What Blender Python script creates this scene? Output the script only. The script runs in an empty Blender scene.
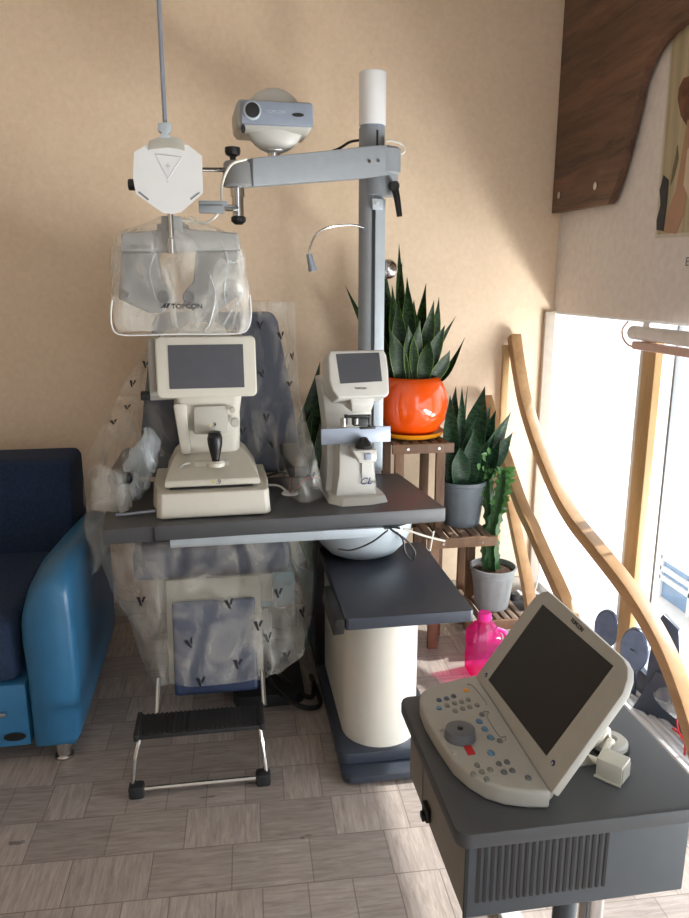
import bpy, bmesh, math, random
from mathutils import Vector, Matrix, noise
from mathutils.bvhtree import BVHTree
random.seed(7)
R = math.radians
COL = bpy.context.scene.collection
# ------------------------------------------------------------------ camera maths
F = 742.0; PIT = R(13.4); YAW = R(9); H = 1.5
def ray(px, py):
    x = (px-344.5)/F; y = -(py-459)/F
    f = math.cos(PIT)+y*math.sin(PIT); u = -math.sin(PIT)+y*math.cos(PIT)
    return Vector((x*math.cos(YAW)+f*math.sin(YAW), -x*math.sin(YAW)+f*math.cos(YAW), u))
CAM = Vector((0, 0, H))
def atz(px, py, z):
    r = ray(px, py); return CAM+r*((z-H)/r.z)
def aty(px, py, y):
    r = ray(px, py); return CAM+r*(y/r.y)
def atx(px, py, x):
    r = ray(px, py); return CAM+r*(x/r.x)
def atplane(px, py, p, n):
    r = ray(px, py); return CAM+r*((p-CAM).dot(n)/r.dot(n))
# ------------------------------------------------------------------ materials
def lin(c):
    return tuple(((v/255)/12.92 if v/255 <= .04045 else ((v/255+.055)/1.055)**2.4) for v in c)+(1,)
def nodes(name):
    m = bpy.data.materials.new(name); m.use_nodes = True
    nt = m.node_tree; return m, nt, nt.nodes['Principled BSDF']
def N(nt, t, **kw):
    n = nt.nodes.new(t)
    for k, v in kw.items():
        if k in n.inputs: n.inputs[k].default_value = v
        else: setattr(n, k, v)
    return n
def mat(name, rgb, rough=.5, metal=0, var=.06, scale=30, bump=0, bscale=200, coat=0, spec=.5, stretch=(1,1,1), sheen=0):
    m, nt, b = nodes(name); L = nt.links
    b.inputs['Roughness'].default_value = rough; b.inputs['Metallic'].default_value = metal
    b.inputs['Specular IOR Level'].default_value = spec
    if coat: b.inputs['Coat Weight'].default_value = coat
    if sheen: b.inputs['Sheen Weight'].default_value = sheen
    tc = N(nt, 'ShaderNodeTexCoord'); mp = N(nt, 'ShaderNodeMapping'); mp.inputs['Scale'].default_value = stretch
    L.new(tc.outputs['Object'], mp.inputs['Vector'])
    nz = N(nt, 'ShaderNodeTexNoise', Scale=scale, Detail=4.0)
    L.new(mp.outputs[0], nz.inputs['Vector'])
    c = lin(rgb)
    r = N(nt, 'ShaderNodeValToRGB')
    r.color_ramp.elements[0].position = .3; r.color_ramp.elements[1].position = .7
    r.color_ramp.elements[0].color = tuple(max(0, v*(1-var)) for v in c[:3])+(1,)
    r.color_ramp.elements[1].color = tuple(min(1, v*(1+var)) for v in c[:3])+(1,)
    L.new(nz.outputs['Fac'], r.inputs['Fac']); L.new(r.outputs[0], b.inputs['Base Color'])
    if bump:
        n2 = N(nt, 'ShaderNodeTexNoise', Scale=bscale, Detail=3.0); L.new(mp.outputs[0], n2.inputs['Vector'])
        bp = N(nt, 'ShaderNodeBump', Strength=bump, Distance=.01)
        L.new(n2.outputs['Fac'], bp.inputs['Height']); L.new(bp.outputs[0], b.inputs['Normal'])
    return m
def wood(name, c1, c2, rough=.5, scale=6, axis=0, dist=4, stretch=.12):
    m, nt, b = nodes(name); L = nt.links
    tc = N(nt, 'ShaderNodeTexCoord'); mp = N(nt, 'ShaderNodeMapping')
    s = [1, 1, 1]; s[axis] = stretch; mp.inputs['Scale'].default_value = s
    L.new(tc.outputs['Object'], mp.inputs['Vector'])
    n1 = N(nt, 'ShaderNodeTexNoise', Scale=scale*5, Detail=8.0, Roughness=.65, Distortion=dist*.2)
    n2 = N(nt, 'ShaderNodeTexNoise', Scale=scale, Detail=3.0)
    L.new(mp.outputs[0], n1.inputs['Vector']); L.new(mp.outputs[0], n2.inputs['Vector'])
    mx = N(nt, 'ShaderNodeMath', operation='ADD'); L.new(n1.outputs['Fac'], mx.inputs[0]); L.new(n2.outputs['Fac'], mx.inputs[1])
    r = N(nt, 'ShaderNodeValToRGB'); e = r.color_ramp.elements
    e[0].position = .35; e[1].position = .65; e[0].color = lin(c1); e[1].color = lin(c2)
    h = N(nt, 'ShaderNodeMath', operation='MULTIPLY'); h.inputs[1].default_value = .5
    L.new(mx.outputs[0], h.inputs[0]); L.new(h.outputs[0], r.inputs['Fac']); L.new(r.outputs[0], b.inputs['Base Color'])
    b.inputs['Roughness'].default_value = rough
    bp = N(nt, 'ShaderNodeBump', Strength=.15, Distance=.004); L.new(n1.outputs['Fac'], bp.inputs['Height']); L.new(bp.outputs[0], b.inputs['Normal'])
    return m
def plastic_film(name, opac, rough=.22, tint=(235, 232, 224), fold=60):
    m, nt, b = nodes(name); L = nt.links
    b.inputs['Base Color'].default_value = lin(tint); b.inputs['Roughness'].default_value = rough
    b.inputs['Specular IOR Level'].default_value = .9
    tr = N(nt, 'ShaderNodeBsdfTransparent'); mx = N(nt, 'ShaderNodeMixShader')
    tc = N(nt, 'ShaderNodeTexCoord'); mp = N(nt, 'ShaderNodeMapping'); mp.inputs['Scale'].default_value = (1, 1, .45)
    L.new(tc.outputs['Object'], mp.inputs['Vector'])
    nz = N(nt, 'ShaderNodeTexNoise', Scale=9.0, Detail=6.0, Distortion=1.5); L.new(mp.outputs[0], nz.inputs['Vector'])
    rp = N(nt, 'ShaderNodeMapRange'); rp.inputs['From Min'].default_value = .42; rp.inputs['From Max'].default_value = .72
    rp.inputs['To Min'].default_value = opac*.55; rp.inputs['To Max'].default_value = min(1, opac*2.4)
    L.new(nz.outputs['Fac'], rp.inputs['Value']); L.new(rp.outputs[0], mx.inputs['Fac'])
    bp = N(nt, 'ShaderNodeBump', Strength=.6, Distance=.02); L.new(nz.outputs['Fac'], bp.inputs['Height']); L.new(bp.outputs[0], b.inputs['Normal'])
    L.new(tr.outputs[0], mx.inputs[1]); L.new(b.outputs[0], mx.inputs[2])
    L.new(mx.outputs[0], nt.nodes['Material Output'].inputs['Surface'])
    return m
def floor_mat():
    m, nt, b = nodes('floor_vinyl'); L = nt.links
    tc = N(nt, 'ShaderNodeTexCoord'); mp = N(nt, 'ShaderNodeMapping'); mp.inputs['Rotation'].default_value = (0, 0, R(1.5))
    L.new(tc.outputs['Object'], mp.inputs['Vector'])
    br = N(nt, 'ShaderNodeTexBrick'); br.offset = .37; br.offset_frequency = 2; br.squash = .55; br.squash_frequency = 3
    br.inputs['Color1'].default_value = (0, 0, 0, 1); br.inputs['Color2'].default_value = (1, 1, 1, 1); br.inputs['Mortar'].default_value = (.5, .5, .5, 1)
    br.inputs['Scale'].default_value = 1; br.inputs['Brick Width'].default_value = .21; br.inputs['Row Height'].default_value = .16
    br.inputs['Mortar Size'].default_value = .002; br.inputs['Mortar Smooth'].default_value = .3
    L.new(mp.outputs[0], br.inputs['Vector'])
    # two grain directions
    def grain(sx, sy):
        q = N(nt, 'ShaderNodeMapping'); q.inputs['Scale'].default_value = (sx, sy, 1); L.new(mp.outputs[0], q.inputs['Vector'])
        n = N(nt, 'ShaderNodeTexNoise', Scale=9.0, Detail=7.0, Roughness=.7, Distortion=.6); L.new(q.outputs[0], n.inputs['Vector']); return n
    ga, gb = grain(1, 9), grain(9, 1)
    gt = N(nt, 'ShaderNodeMath', operation='GREATER_THAN'); gt.inputs[1].default_value = .62; L.new(br.outputs['Color'], gt.inputs[0])
    mg = N(nt, 'ShaderNodeMix'); L.new(gt.outputs[0], mg.inputs[0]); L.new(ga.outputs['Fac'], mg.inputs[2]); L.new(gb.outputs['Fac'], mg.inputs[3])
    r = N(nt, 'ShaderNodeValToRGB'); e = r.color_ramp.elements
    e[0].position = .28; e[0].color = lin((134, 122, 116)); e[1].position = .72; e[1].color = lin((186, 174, 166))
    L.new(mg.outputs[0], r.inputs['Fac'])
    tone = N(nt, 'ShaderNodeMapRange'); tone.inputs['To Min'].default_value = .80; tone.inputs['To Max'].default_value = 1.12
    L.new(br.outputs['Color'], tone.inputs['Value'])
    m1 = N(nt, 'ShaderNodeVectorMath', operation='SCALE'); L.new(r.outputs[0], m1.inputs[0]); L.new(tone.outputs[0], m1.inputs['Scale'])
    # dark cracks
    q = N(nt, 'ShaderNodeMapping'); q.inputs['Scale'].default_value = (3, 9, 1); q.inputs['Rotation'].default_value = (0, 0, R(-35)); L.new(mp.outputs[0], q.inputs['Vector'])
    ck = N(nt, 'ShaderNodeTexNoise', Scale=2.6, Detail=3.0); L.new(q.outputs[0], ck.inputs['Vector'])
    cr = N(nt, 'ShaderNodeValToRGB'); e = cr.color_ramp.elements; e[0].position = .715; e[0].color = (1, 1, 1, 1); e[1].position = .74; e[1].color = (.45, .47, .52, 1)
    L.new(ck.outputs['Fac'], cr.inputs['Fac'])
    m2 = N(nt, 'ShaderNodeVectorMath', operation='MULTIPLY'); L.new(m1.outputs[0], m2.inputs[0]); L.new(cr.outputs[0], m2.inputs[1])
    mm = N(nt, 'ShaderNodeMix', data_type='RGBA'); mm.inputs['B'].default_value = lin((98, 86, 80))
    mf = N(nt, 'ShaderNodeMath', operation='MULTIPLY'); mf.inputs[1].default_value = .6
    L.new(br.outputs['Fac'], mf.inputs[0]); L.new(mf.outputs[0], mm.inputs[0]); L.new(m2.outputs[0], mm.inputs['A'])
    for s in mm.inputs:
        pass
    mm.inputs[7].default_value = lin((98, 86, 80)); L.new(m2.outputs[0], mm.inputs[6])
    L.new(mm.outputs[2], b.inputs['Base Color'])
    b.inputs['Roughness'].default_value = .42
    bp = N(nt, 'ShaderNodeBump', Strength=.2, Distance=.003); L.new(mg.outputs[0], bp.inputs['Height']); L.new(bp.outputs[0], b.inputs['Normal'])
    return m
def wallpaper():
    m, nt, b = nodes('wallpaper'); L = nt.links
    tc = N(nt, 'ShaderNodeTexCoord')
    n1 = N(nt, 'ShaderNodeTexNoise', Scale=55.0, Detail=5.0, Roughness=.6); L.new(tc.outputs['Object'], n1.inputs['Vector'])
    n2 = N(nt, 'ShaderNodeTexNoise', Scale=3.0, Detail=3.0); L.new(tc.outputs['Object'], n2.inputs['Vector'])
    r = N(nt, 'ShaderNodeValToRGB'); e = r.color_ramp.elements
    e[0].position = .3; e[0].color = lin((222, 198, 170)); e[1].position = .7; e[1].color = lin((236, 213, 186))
    ad = N(nt, 'ShaderNodeMix'); ad.inputs[0].default_value = .35; L.new(n1.outputs['Fac'], ad.inputs[2]); L.new(n2.outputs['Fac'], ad.inputs[3])
    L.new(ad.outputs[0], r.inputs['Fac']); L.new(r.outputs[0], b.inputs['Base Color']); b.inputs['Roughness'].default_value = .75
    bp = N(nt, 'ShaderNodeBump', Strength=.12, Distance=.004); L.new(n1.outputs['Fac'], bp.inputs['Height']); L.new(bp.outputs[0], b.inputs['Normal'])
    return m
def leaf_mat(name, c1, c2, c3):
    m, nt, b = nodes(name); L = nt.links
    uv = N(nt, 'ShaderNodeUVMap'); uv.uv_map = 'UVMap'
    sp = N(nt, 'ShaderNodeSeparateXYZ'); L.new(uv.outputs[0], sp.inputs[0])
    # cross bands
    mp = N(nt, 'ShaderNodeMapping'); mp.inputs['Scale'].default_value = (1.5, 22, 1); L.new(uv.outputs[0], mp.inputs['Vector'])
    nz = N(nt, 'ShaderNodeTexNoise', Scale=1.6, Detail=4.0, Distortion=1.0); L.new(mp.outputs[0], nz.inputs['Vector'])
    r = N(nt, 'ShaderNodeValToRGB'); e = r.color_ramp.elements; e[0].position = .42; e[1].position = .62; e[0].color = lin(c1); e[1].color = lin(c2)
    L.new(nz.outputs['Fac'], r.inputs['Fac'])
    # pale edges
    a = N(nt, 'ShaderNodeMath', operation='SUBTRACT'); a.inputs[1].default_value = .5; L.new(sp.outputs['X'], a.inputs[0])
    ab = N(nt, 'ShaderNodeMath', operation='ABSOLUTE'); L.new(a.outputs[0], ab.inputs[0])
    g = N(nt, 'ShaderNodeMapRange'); g.inputs['From Min'].default_value = .445; g.inputs['From Max'].default_value = .5; L.new(ab.outputs[0], g.inputs['Value'])
    mx = N(nt, 'ShaderNodeMix', data_type='RGBA'); mx.inputs[7].default_value = lin(c3)
    L.new(g.outputs[0], mx.inputs[0]); L.new(r.outputs[0], mx.inputs[6]); L.new(mx.outputs[2], b.inputs['Base Color'])
    b.inputs['Roughness'].default_value = .4; b.inputs['Specular IOR Level'].default_value = .25
    return m
def glassy(name, rgb, alpha, rough=.05):
    m, nt, b = nodes(name); L = nt.links
    tr = N(nt, 'ShaderNodeBsdfTransparent'); tr.inputs['Color'].default_value = lin(rgb)
    g = N(nt, 'ShaderNodeBsdfGlossy'); g.inputs['Roughness'].default_value = rough; g.inputs['Color'].default_value = (1, 1, 1, 1)
    mx = N(nt, 'ShaderNodeMixShader'); mx.inputs[0].default_value = .05
    L.new(tr.outputs[0], mx.inputs[1]); L.new(g.outputs[0], mx.inputs[2])
    d = N(nt, 'ShaderNodeBsdfDiffuse'); d.inputs['Color'].default_value = lin(rgb)
    nz = N(nt, 'ShaderNodeTexNoise', Scale=14.0); mr = N(nt, 'ShaderNodeMapRange'); mr.inputs['To Min'].default_value = alpha*.7; mr.inputs['To Max'].default_value = alpha*1.3
    L.new(nz.outputs['Fac'], mr.inputs['Value'])
    m2 = N(nt, 'ShaderNodeMixShader'); L.new(mr.outputs[0], m2.inputs[0]); L.new(mx.outputs[0], m2.inputs[1]); L.new(d.outputs[0], m2.inputs[2])
    L.new(m2.outputs[0], nt.nodes['Material Output'].inputs['Surface'])
    return m
M = dict(
 wall=wallpaper(), floor=floor_mat(),
 white_wall=mat('painted_panel', (228, 222, 218), .7, bump=.01),
 ceil=mat('ceiling_paint', (225, 220, 212), .8),
 walnut=wood('walnut_board', (58, 38, 29), (128, 92, 70), .45, 8, 1, 4, .09),
 beam=wood('bent_beech', (156, 118, 80), (188, 150, 106), .4, 5, 1, 3, .2),
 gold=wood('gilt_wood_post', (168, 134, 88), (204, 172, 120), .4, 6, 2),
 stand_wood=wood('stained_pine', (92, 72, 58), (136, 112, 92), .6, 8, 1, 3, .3),
 stand_leg=wood('stained_pine_leg', (88, 62, 44), (132, 98, 70), .6, 8, 2, 3, .2),
 cream=mat('cream_plastic', (206, 202, 190), .42, var=.02, bump=.03, bscale=600),
 cream2=mat('grey_cream_plastic', (184, 181, 171), .45, var=.03, bump=.03, bscale=600),
 putty=mat('warm_grey_plastic', (174, 172, 165), .45, var=.03, bump=.04, bscale=700),
 lensbody=mat('light_grey_plastic', (196, 194, 188), .42, var=.02, bump=.03, bscale=600),
 grey=mat('cool_grey_paint', (146, 152, 158), .45, var=.03, bump=.02),
 greylight=mat('pale_grey_metal', (186, 196, 204), .35, .2, var=.03),
 bluegrey=mat('blue_grey_paint', (140, 150, 166), .45, var=.04),
 steel=mat('steel_plate', (150, 158, 172), .35, .4, var=.04),
 phorop=mat('phoropter_grey', (136, 137, 138), .5, var=.03),
 phorop2=mat('phoropter_bar_grey', (158, 159, 158), .5, var=.03),
 chrome=mat('chrome', (205, 205, 205), .15, 1, var=.03),
 black=mat('black_plastic', (20, 20, 22), .4, var=.2),
 rubber=mat('black_rubber', (26, 26, 28), .7, var=.2),
 desk=mat('grey_laminate', (74, 75, 78), .42, var=.06, scale=400, bump=.05, bscale=900),
 deskdark=mat('slate_metal', (52, 58, 70), .4, var=.06, bump=.03),
 cart=mat('cart_grey_laminate', (74, 76, 79), .45, var=.05, scale=300, bump=.06, bscale=900),
 cartbox=mat('cart_box_paint', (72, 78, 84), .5, var=.04, bump=.05, bscale=900),
 cartside=mat('cart_side_panel', (132, 128, 122), .5, var=.04),
 column=mat('column_white', (214, 210, 200), .38, var=.015),
 screen=mat('screen_glass', (84, 84, 90), .35, var=.04, spec=.25),
 screen2=mat('screen_glass_grey', (72, 74, 80), .3, var=.04, spec=.6),
 screen3=mat('dark_screen', (30, 30, 31), .45, var=.05),
 frost=mat('frosted_lamp_cover', (240, 241, 243), .55, var=.01),
 whitep=mat('white_plastic_sheet', (232, 233, 234), .35, var=.01),
 vinyl=mat('blue_vinyl', (34, 50, 82), .42, var=.08, bump=.1, bscale=90),
 chairshell=mat('chair_shell', (150, 146, 134), .5, var=.03),
 leather=mat('blue_leatherette', (44, 100, 138), .36, var=.07, scale=14, bump=.12, bscale=220),
 fabric=mat('navy_fabric', (22, 42, 70), .9, var=.3, scale=90, bump=.35, bscale=500),
 orange=mat('orange_glaze', (236, 84, 14), .12, var=.08, scale=7, coat=.8, bump=.08, bscale=18),
 saucer=mat('amber_saucer', (232, 150, 26), .25, var=.05),
 potgrey=mat('grey_plastic_pot', (112, 120, 128), .5, var=.06),
 potlight=mat('pale_grey_plastic_pot', (140, 144, 146), .5, var=.06),
 soil=mat('potting_soil', (70, 46, 34), .95, var=.6, scale=160, bump=1, bscale=160),
 leaf=leaf_mat('snake_leaf', (8, 26, 10), (34, 64, 24), (118, 142, 66)),
 leaf2=leaf_mat('dark_snake_leaf', (16, 36, 23), (42, 74, 48), (60, 92, 56)),
 leaf3=mat('fresh_leaf', (66, 116, 48), .4, var=.25, scale=40),
 cactus=mat('cactus_skin', (44, 84, 40), .5, var=.35, scale=60, bump=.2),
 pink=glassy('pink_plastic', (252, 90, 190), .16, .1),
 pinkcap=mat('pink_cap', (240, 40, 150), .4, var=.05),
 film=plastic_film('clear_cover_film', .17),
 film2=plastic_film('clear_hood_film', .26, .2),
 bagfilm=plastic_film('clear_bag_film', .30, .15, (220, 230, 235)),
 ink=mat('black_ink', (24, 24, 28), .5),
 inkgrey=mat('grey_ink', (120, 122, 126), .5),
 inkblue=mat('blue_ink', (36, 48, 110), .5),
 inkyel=mat('yellow_ink', (205, 190, 60), .5),
 red=mat('red_plastic', (190, 40, 44), .4),
 redlamp=mat('red_cable', (120, 28, 30), .45),
 wcable=mat('white_cable', (226, 222, 210), .4),
 bcable=mat('black_cable', (24, 24, 26), .45),
 gcable=mat('teal_cable', (60, 150, 140), .45),
 dialg=mat('dial_grey', (104, 106, 112), .45),
 bbtn=mat('blue_button', (92, 134, 164), .4), nbtn=mat('navy_button', (66, 84, 104), .4),
 gbtn=mat('grey_button', (128, 128, 122), .4), obtn=mat('orange_button', (230, 160, 60), .4),
 alum=mat('bright_aluminium', (225, 228, 232), .3, .25, var=.04, scale=40, stretch=(1, .05, 1)),
 winwhite=mat('window_frame_paint', (232, 234, 238), .4),
 jamb=mat('jamb_paint', (176, 164, 150), .6),
 glass=glassy('window_glass', (250, 252, 253), .02, .02),
 frostpane=None,
 rollblind=mat('roller_blind_fabric', (236, 232, 230), .7), rollpink=mat('blind_rail', (214, 180, 170), .5),
 slate=mat('slate_blue_board', (58, 66, 84), .3, var=.12, scale=10), slatetop=mat('blue_board_face', (108, 124, 154), .2, .2, var=.12),
 concrete=mat('outside_paving', (214, 210, 204), .85, var=.08, scale=6),
 outwall=mat('outside_wall', (240, 238, 234), .8, var=.03),
 outblue=mat('outside_blue_glass', (110, 140, 172), .2, var=.2, scale=8),
 post_bg=mat('poster_curtain', (182, 170, 140), .6, var=.22, scale=5, stretch=(1, 6, .3)), post_edge=mat('poster_paper', (206, 198, 188), .6),
 hair=mat('poster_hair', (112, 72, 52), .6, var=.4, scale=30), skin=mat('poster_skin', (178, 140, 114), .6, var=.08, scale=5),
 cloth=mat('poster_dark_cloth', (44, 46, 54), .6, var=.2), skinl=mat('poster_light', (214, 196, 176), .6), leafpost=mat('poster_olive', (110, 104, 80), .6, var=.2),
 teal=mat('teal_box', (104, 150, 160), .5),
)
fp, nt, b = nodes('frosted_pane'); b.inputs['Base Color'].default_value = lin((245, 246, 248)); b.inputs['Roughness'].default_value = .5
tl = N(nt, 'ShaderNodeBsdfTranslucent'); tl.inputs['Color'].default_value = lin((250, 250, 252)); mxs = N(nt, 'ShaderNodeMixShader'); mxs.inputs[0].default_value = .8
nt.links.new(b.outputs[0], mxs.inputs[1]); nt.links.new(tl.outputs[0], mxs.inputs[2]); nt.links.new(mxs.outputs[0], nt.nodes['Material Output'].inputs['Surface'])
M['frostpane'] = fp
# ------------------------------------------------------------------ geometry
I4 = Matrix.Identity(4)
def TR(loc=(0,0,0), rx=0, ry=0, rz=0):
    return Matrix.Translation(loc) @ Matrix.Rotation(R(rz), 4, 'Z') @ Matrix.Rotation(R(ry), 4, 'Y') @ Matrix.Rotation(R(rx), 4, 'X')
class G:
    def __init__(s, X=I4): s.bm = bmesh.new(); s.X = X
    def _fin(s, vs, X=None):
        m = s.X @ (X or I4)
        for v in vs: v.co = m @ v.co
    def _bev(s, vs, w, seg=2):
        if w <= 0: return
        es = set(e for v in vs for e in v.link_edges)
        es = [e for e in es if len(e.link_faces) == 2 and e.calc_face_angle(0) > R(25)]
        bmesh.ops.bevel(s.bm, geom=es, offset=w, segments=seg, affect='EDGES', profile=.6, clamp_overlap=True)
    def _new(s, f, X, bev=0, seg=2):
        t = bmesh.new(); f(t)
        bmesh.ops.recalc_face_normals(t, faces=t.faces)
        if bev > 0:
            es = [e for e in t.edges if len(e.link_faces) == 2 and e.calc_face_angle(0) > R(28)]
            bmesh.ops.bevel(t, geom=es, offset=bev, segments=seg, affect='EDGES', profile=.6, clamp_overlap=True)
        m_ = s.X @ (X or I4); t.transform(m_)
        if m_.determinant() < 0: bmesh.ops.reverse_faces(t, faces=t.faces)
        me = bpy.data.meshes.new('t'); t.to_mesh(me); t.free(); s.bm.from_mesh(me); bpy.data.meshes.remove(me)
        return s
    def box(s, x0, x1, y0, y1, z0, z1, bev=0, X=None, seg=2):
        def f(t):
            bmesh.ops.create_cube(t, size=1)
            for v in t.verts:
                v.co = Vector((x0 if v.co.x < 0 else x1, y0 if v.co.y < 0 else y1, z0 if v.co.z < 0 else z1))
        return s._new(f, X, bev, seg)
    def prism(s, pts, d0, d1, X=None, bev=0, seg=2, top=None):
        """polygon in local XY, extruded along local Z"""
        def f(t):
            a = [t.verts.new((p[0], p[1], d0)) for p in pts]; q = top or pts
            c = [t.verts.new((p[0], p[1], d1)) for p in q]
            t.faces.new(a); t.faces.new(c)
            n = len(pts)
            for i in range(n): t.faces.new((a[i], a[(i+1) % n], c[(i+1) % n], c[i]))
        return s._new(f, X, bev, seg)
    def loft(s, rings, X=None, caps=(True, True), bev=0, seg=2):
        def f(t):
            rs = [[t.verts.new(p) for p in r] for r in rings]; n = len(rings[0])
            for a, c in zip(rs, rs[1:]):
                for i in range(n): t.faces.new((a[i], a[(i+1) % n], c[(i+1) % n], c[i]))
            if caps[0]: t.faces.new(rs[0])
            if caps[1]: t.faces.new(rs[-1])
        return s._new(f, X, bev, seg)
    def rects(s, rs, X=None, bev=0, seg=2, rad=0, k=4):
        """rs: list of (z, x0, x1, y0, y1)"""
        out = []
        for z, x0, x1, y0, y1 in rs:
            if rad: out.append([(p[0], p[1], z) for p in rrect(x0, x1, y0, y1, rad, k)])
            else: out.append([(x0, y0, z), (x1, y0, z), (x1, y1, z), (x0, y1, z)])
        return s.loft(out, X, bev=bev, seg=seg)
    def lathe(s, prof, X=None, n=32, caps=True):
        rs = [[(r*math.cos(2*math.pi*i/n), r*math.sin(2*math.pi*i/n), z) for i in range(n)] for r, z in prof]
        return s.loft(rs, X, (caps, caps))
    def cyl(s, p0, p1, r0, r1=None, n=20, bev=0):
        p0 = Vector(p0); p1 = Vector(p1); d = p1-p0; r1 = r0 if r1 is None else r1
        q = d.to_track_quat('Z', 'Y').to_matrix().to_4x4(); q.translation = p0; L = d.length
        b_ = bev
        pr = [(r0, 0), (r1, L)] if not b_ else [(r0-b_, 0), (r0, b_), (r1, L-b_), (r1-b_, L)]
        return s.lathe(pr, q, n)
    def ball(s, c, r, X=None, sc=(1,1,1), n=24):
        prof = [(max(1e-4, r*math.sin(math.pi*i/14)), -r*math.cos(math.pi*i/14)) for i in range(15)]
        return s.lathe(prof, (X or I4) @ Matrix.Translation(c) @ Matrix.Diagonal((*sc, 1)), n)
    def tube(s, pts, r, n=8, sub=6, taper=None, flat=None):
        P = [Vector(p) for p in pts]
        if sub > 1 and len(P) > 2:
            Q = [P[0]*2-P[1]]+P+[P[-1]*2-P[-2]]; o = []
            for i in range(1, len(Q)-2):
                for j in range(sub):
                    t = j/sub; a, b_, c, d = Q[i-1], Q[i], Q[i+1], Q[i+2]
                    o.append(.5*((2*b_)+(-a+c)*t+(2*a-5*b_+4*c-d)*t*t+(-a+3*b_-3*c+d)*t**3))
            P = o+[P[-1]]
        rings = []; up = Vector((0, 0, 1)); pu = None
        for i, p in enumerate(P):
            d = (P[min(i+1, len(P)-1)]-P[max(i-1, 0)]).normalized()
            if pu is None:
                pu = d.orthogonal().normalized()
            pu = (pu-d*pu.dot(d)).normalized(); w = d.cross(pu)
            rr = r if not taper else r*(taper[0]+(taper[1]-taper[0])*i/(len(P)-1))
            rings.append([tuple(p+pu*rr*math.cos(2*math.pi*k/n)+w*rr*math.sin(2*math.pi*k/n)) for k in range(n)])
        return s.loft(rings)
    def sweep_rect(s, pts, wx, hz, sub=8, bev=.004):
        """rectangular bar of constant X position swept through (x,y,z) points; width wx along X, depth hz in the YZ plane"""
        P = [Vector(p) for p in pts]; Q = [P[0]*2-P[1]]+P+[P[-1]*2-P[-2]]; o = []
        for i in range(1, len(Q)-2):
            for j in range(sub):
                t = j/sub; a, b_, c, d = Q[i-1], Q[i], Q[i+1], Q[i+2]
                o.append(.5*((2*b_)+(-a+c)*t+(2*a-5*b_+4*c-d)*t*t+(-a+3*b_-3*c+d)*t**3))
        P = o+[P[-1]]; rings = []; ex = Vector((1, 0, 0))
        for i, p in enumerate(P):
            d = (P[min(i+1, len(P)-1)]-P[max(i-1, 0)]).normalized(); nn = d.cross(ex).normalized()
            x_ = nn.cross(d).normalized()
            rings.append([tuple(p+x_*sx*wx/2+nn*sn*hz/2) for sx, sn in ((-1,-1),(1,-1),(1,1),(-1,1))])
        return s.loft(rings, bev=bev)
def rrect(x0, x1, y0, y1, r, k=5):
    o = []
    for cx, cy, a in ((x1-r, y0+r, -90), (x1-r, y1-r, 0), (x0+r, y1-r, 90), (x0+r, y0+r, 180)):
        for i in range(k+1):
            t = R(a+90*i/k); o.append((cx+r*math.cos(t), cy+r*math.sin(t)))
    return o
XM = {}
def link(o, parent=None):
    COL.objects.link(o)
    if parent: o.parent = parent
def build(name, g, m, parent=None, world=True, smooth=40, label=None):
    bm = g.bm
    if parent is not None and world: bm.transform(XM[parent.name].inverted())
    me = bpy.data.meshes.new(name); bm.to_mesh(me); bm.free()
    me.materials.append(m)
    if smooth:
        for p in me.polygons: p.use_smooth = True
        me.set_sharp_from_angle(angle=R(smooth))
    o = bpy.data.objects.new(name, me); link(o, parent)
    XM[o.name] = XM[parent.name] if parent is not None else I4
    if label: o['label'] = label
    return o
def tag(o, label, cat, group=None, kind=None):
    o['label'] = label; o['category'] = cat
    if group: o['group'] = group
    if kind: o['kind'] = kind
    return o
def thing(name, label, cat, loc, rz=0, group=None):
    o = bpy.data.objects.new(name, None); o.empty_display_size = .05; link(o)
    o.location = loc; o.rotation_euler = (0, 0, R(rz))
    XM[o.name] = TR(loc, rz=rz); return tag(o, label, cat, group)
def single(name, g, m, label, cat, loc, group=None, smooth=40):
    """one-mesh thing with its origin at its base; g authored in world coordinates"""
    g.bm.transform(Matrix.Translation(-Vector(loc)))
    o = build(name, g, m, None, smooth=smooth); o.location = loc; XM[o.name] = TR(loc)
    return tag(o, label, cat, group)
def struct(name, g, m, parent=None, smooth=30):
    o = build(name, g, m, parent, smooth=smooth)
    if not parent: o['kind'] = 'structure'
    return o
def text(name, s, size, m, X, parent=None, ext=.0006, sx=1, bold=0, shear=0):
    c = bpy.data.curves.new(name, 'FONT'); c.body = s; c.size = size; c.extrude = ext; c.align_x = 'CENTER'; c.align_y = 'CENTER'; c.offset = bold; c.shear = shear
    t = bpy.data.objects.new(name, c); link(t)
    bpy.context.view_layer.update()
    me = bpy.data.meshes.new_from_object(t.evaluated_get(bpy.context.evaluated_depsgraph_get()))
    bpy.data.objects.remove(t); bpy.data.curves.remove(c)
    me.transform(Matrix.Diagonal((sx, 1, 1, 1))); me.transform(X)
    if parent is not None: me.transform(XM[parent.name].inverted())
    me.materials.clear(); me.materials.append(m)
    o = bpy.data.objects.new(name, me); link(o, parent); XM[o.name] = XM[parent.name] if parent is not None else I4
    return o
def FRONT(p, tilt=0, rz=0):      # local XY plane -> faces the camera side (-Y)
    return TR(p, rx=90-tilt, rz=rz)
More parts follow.
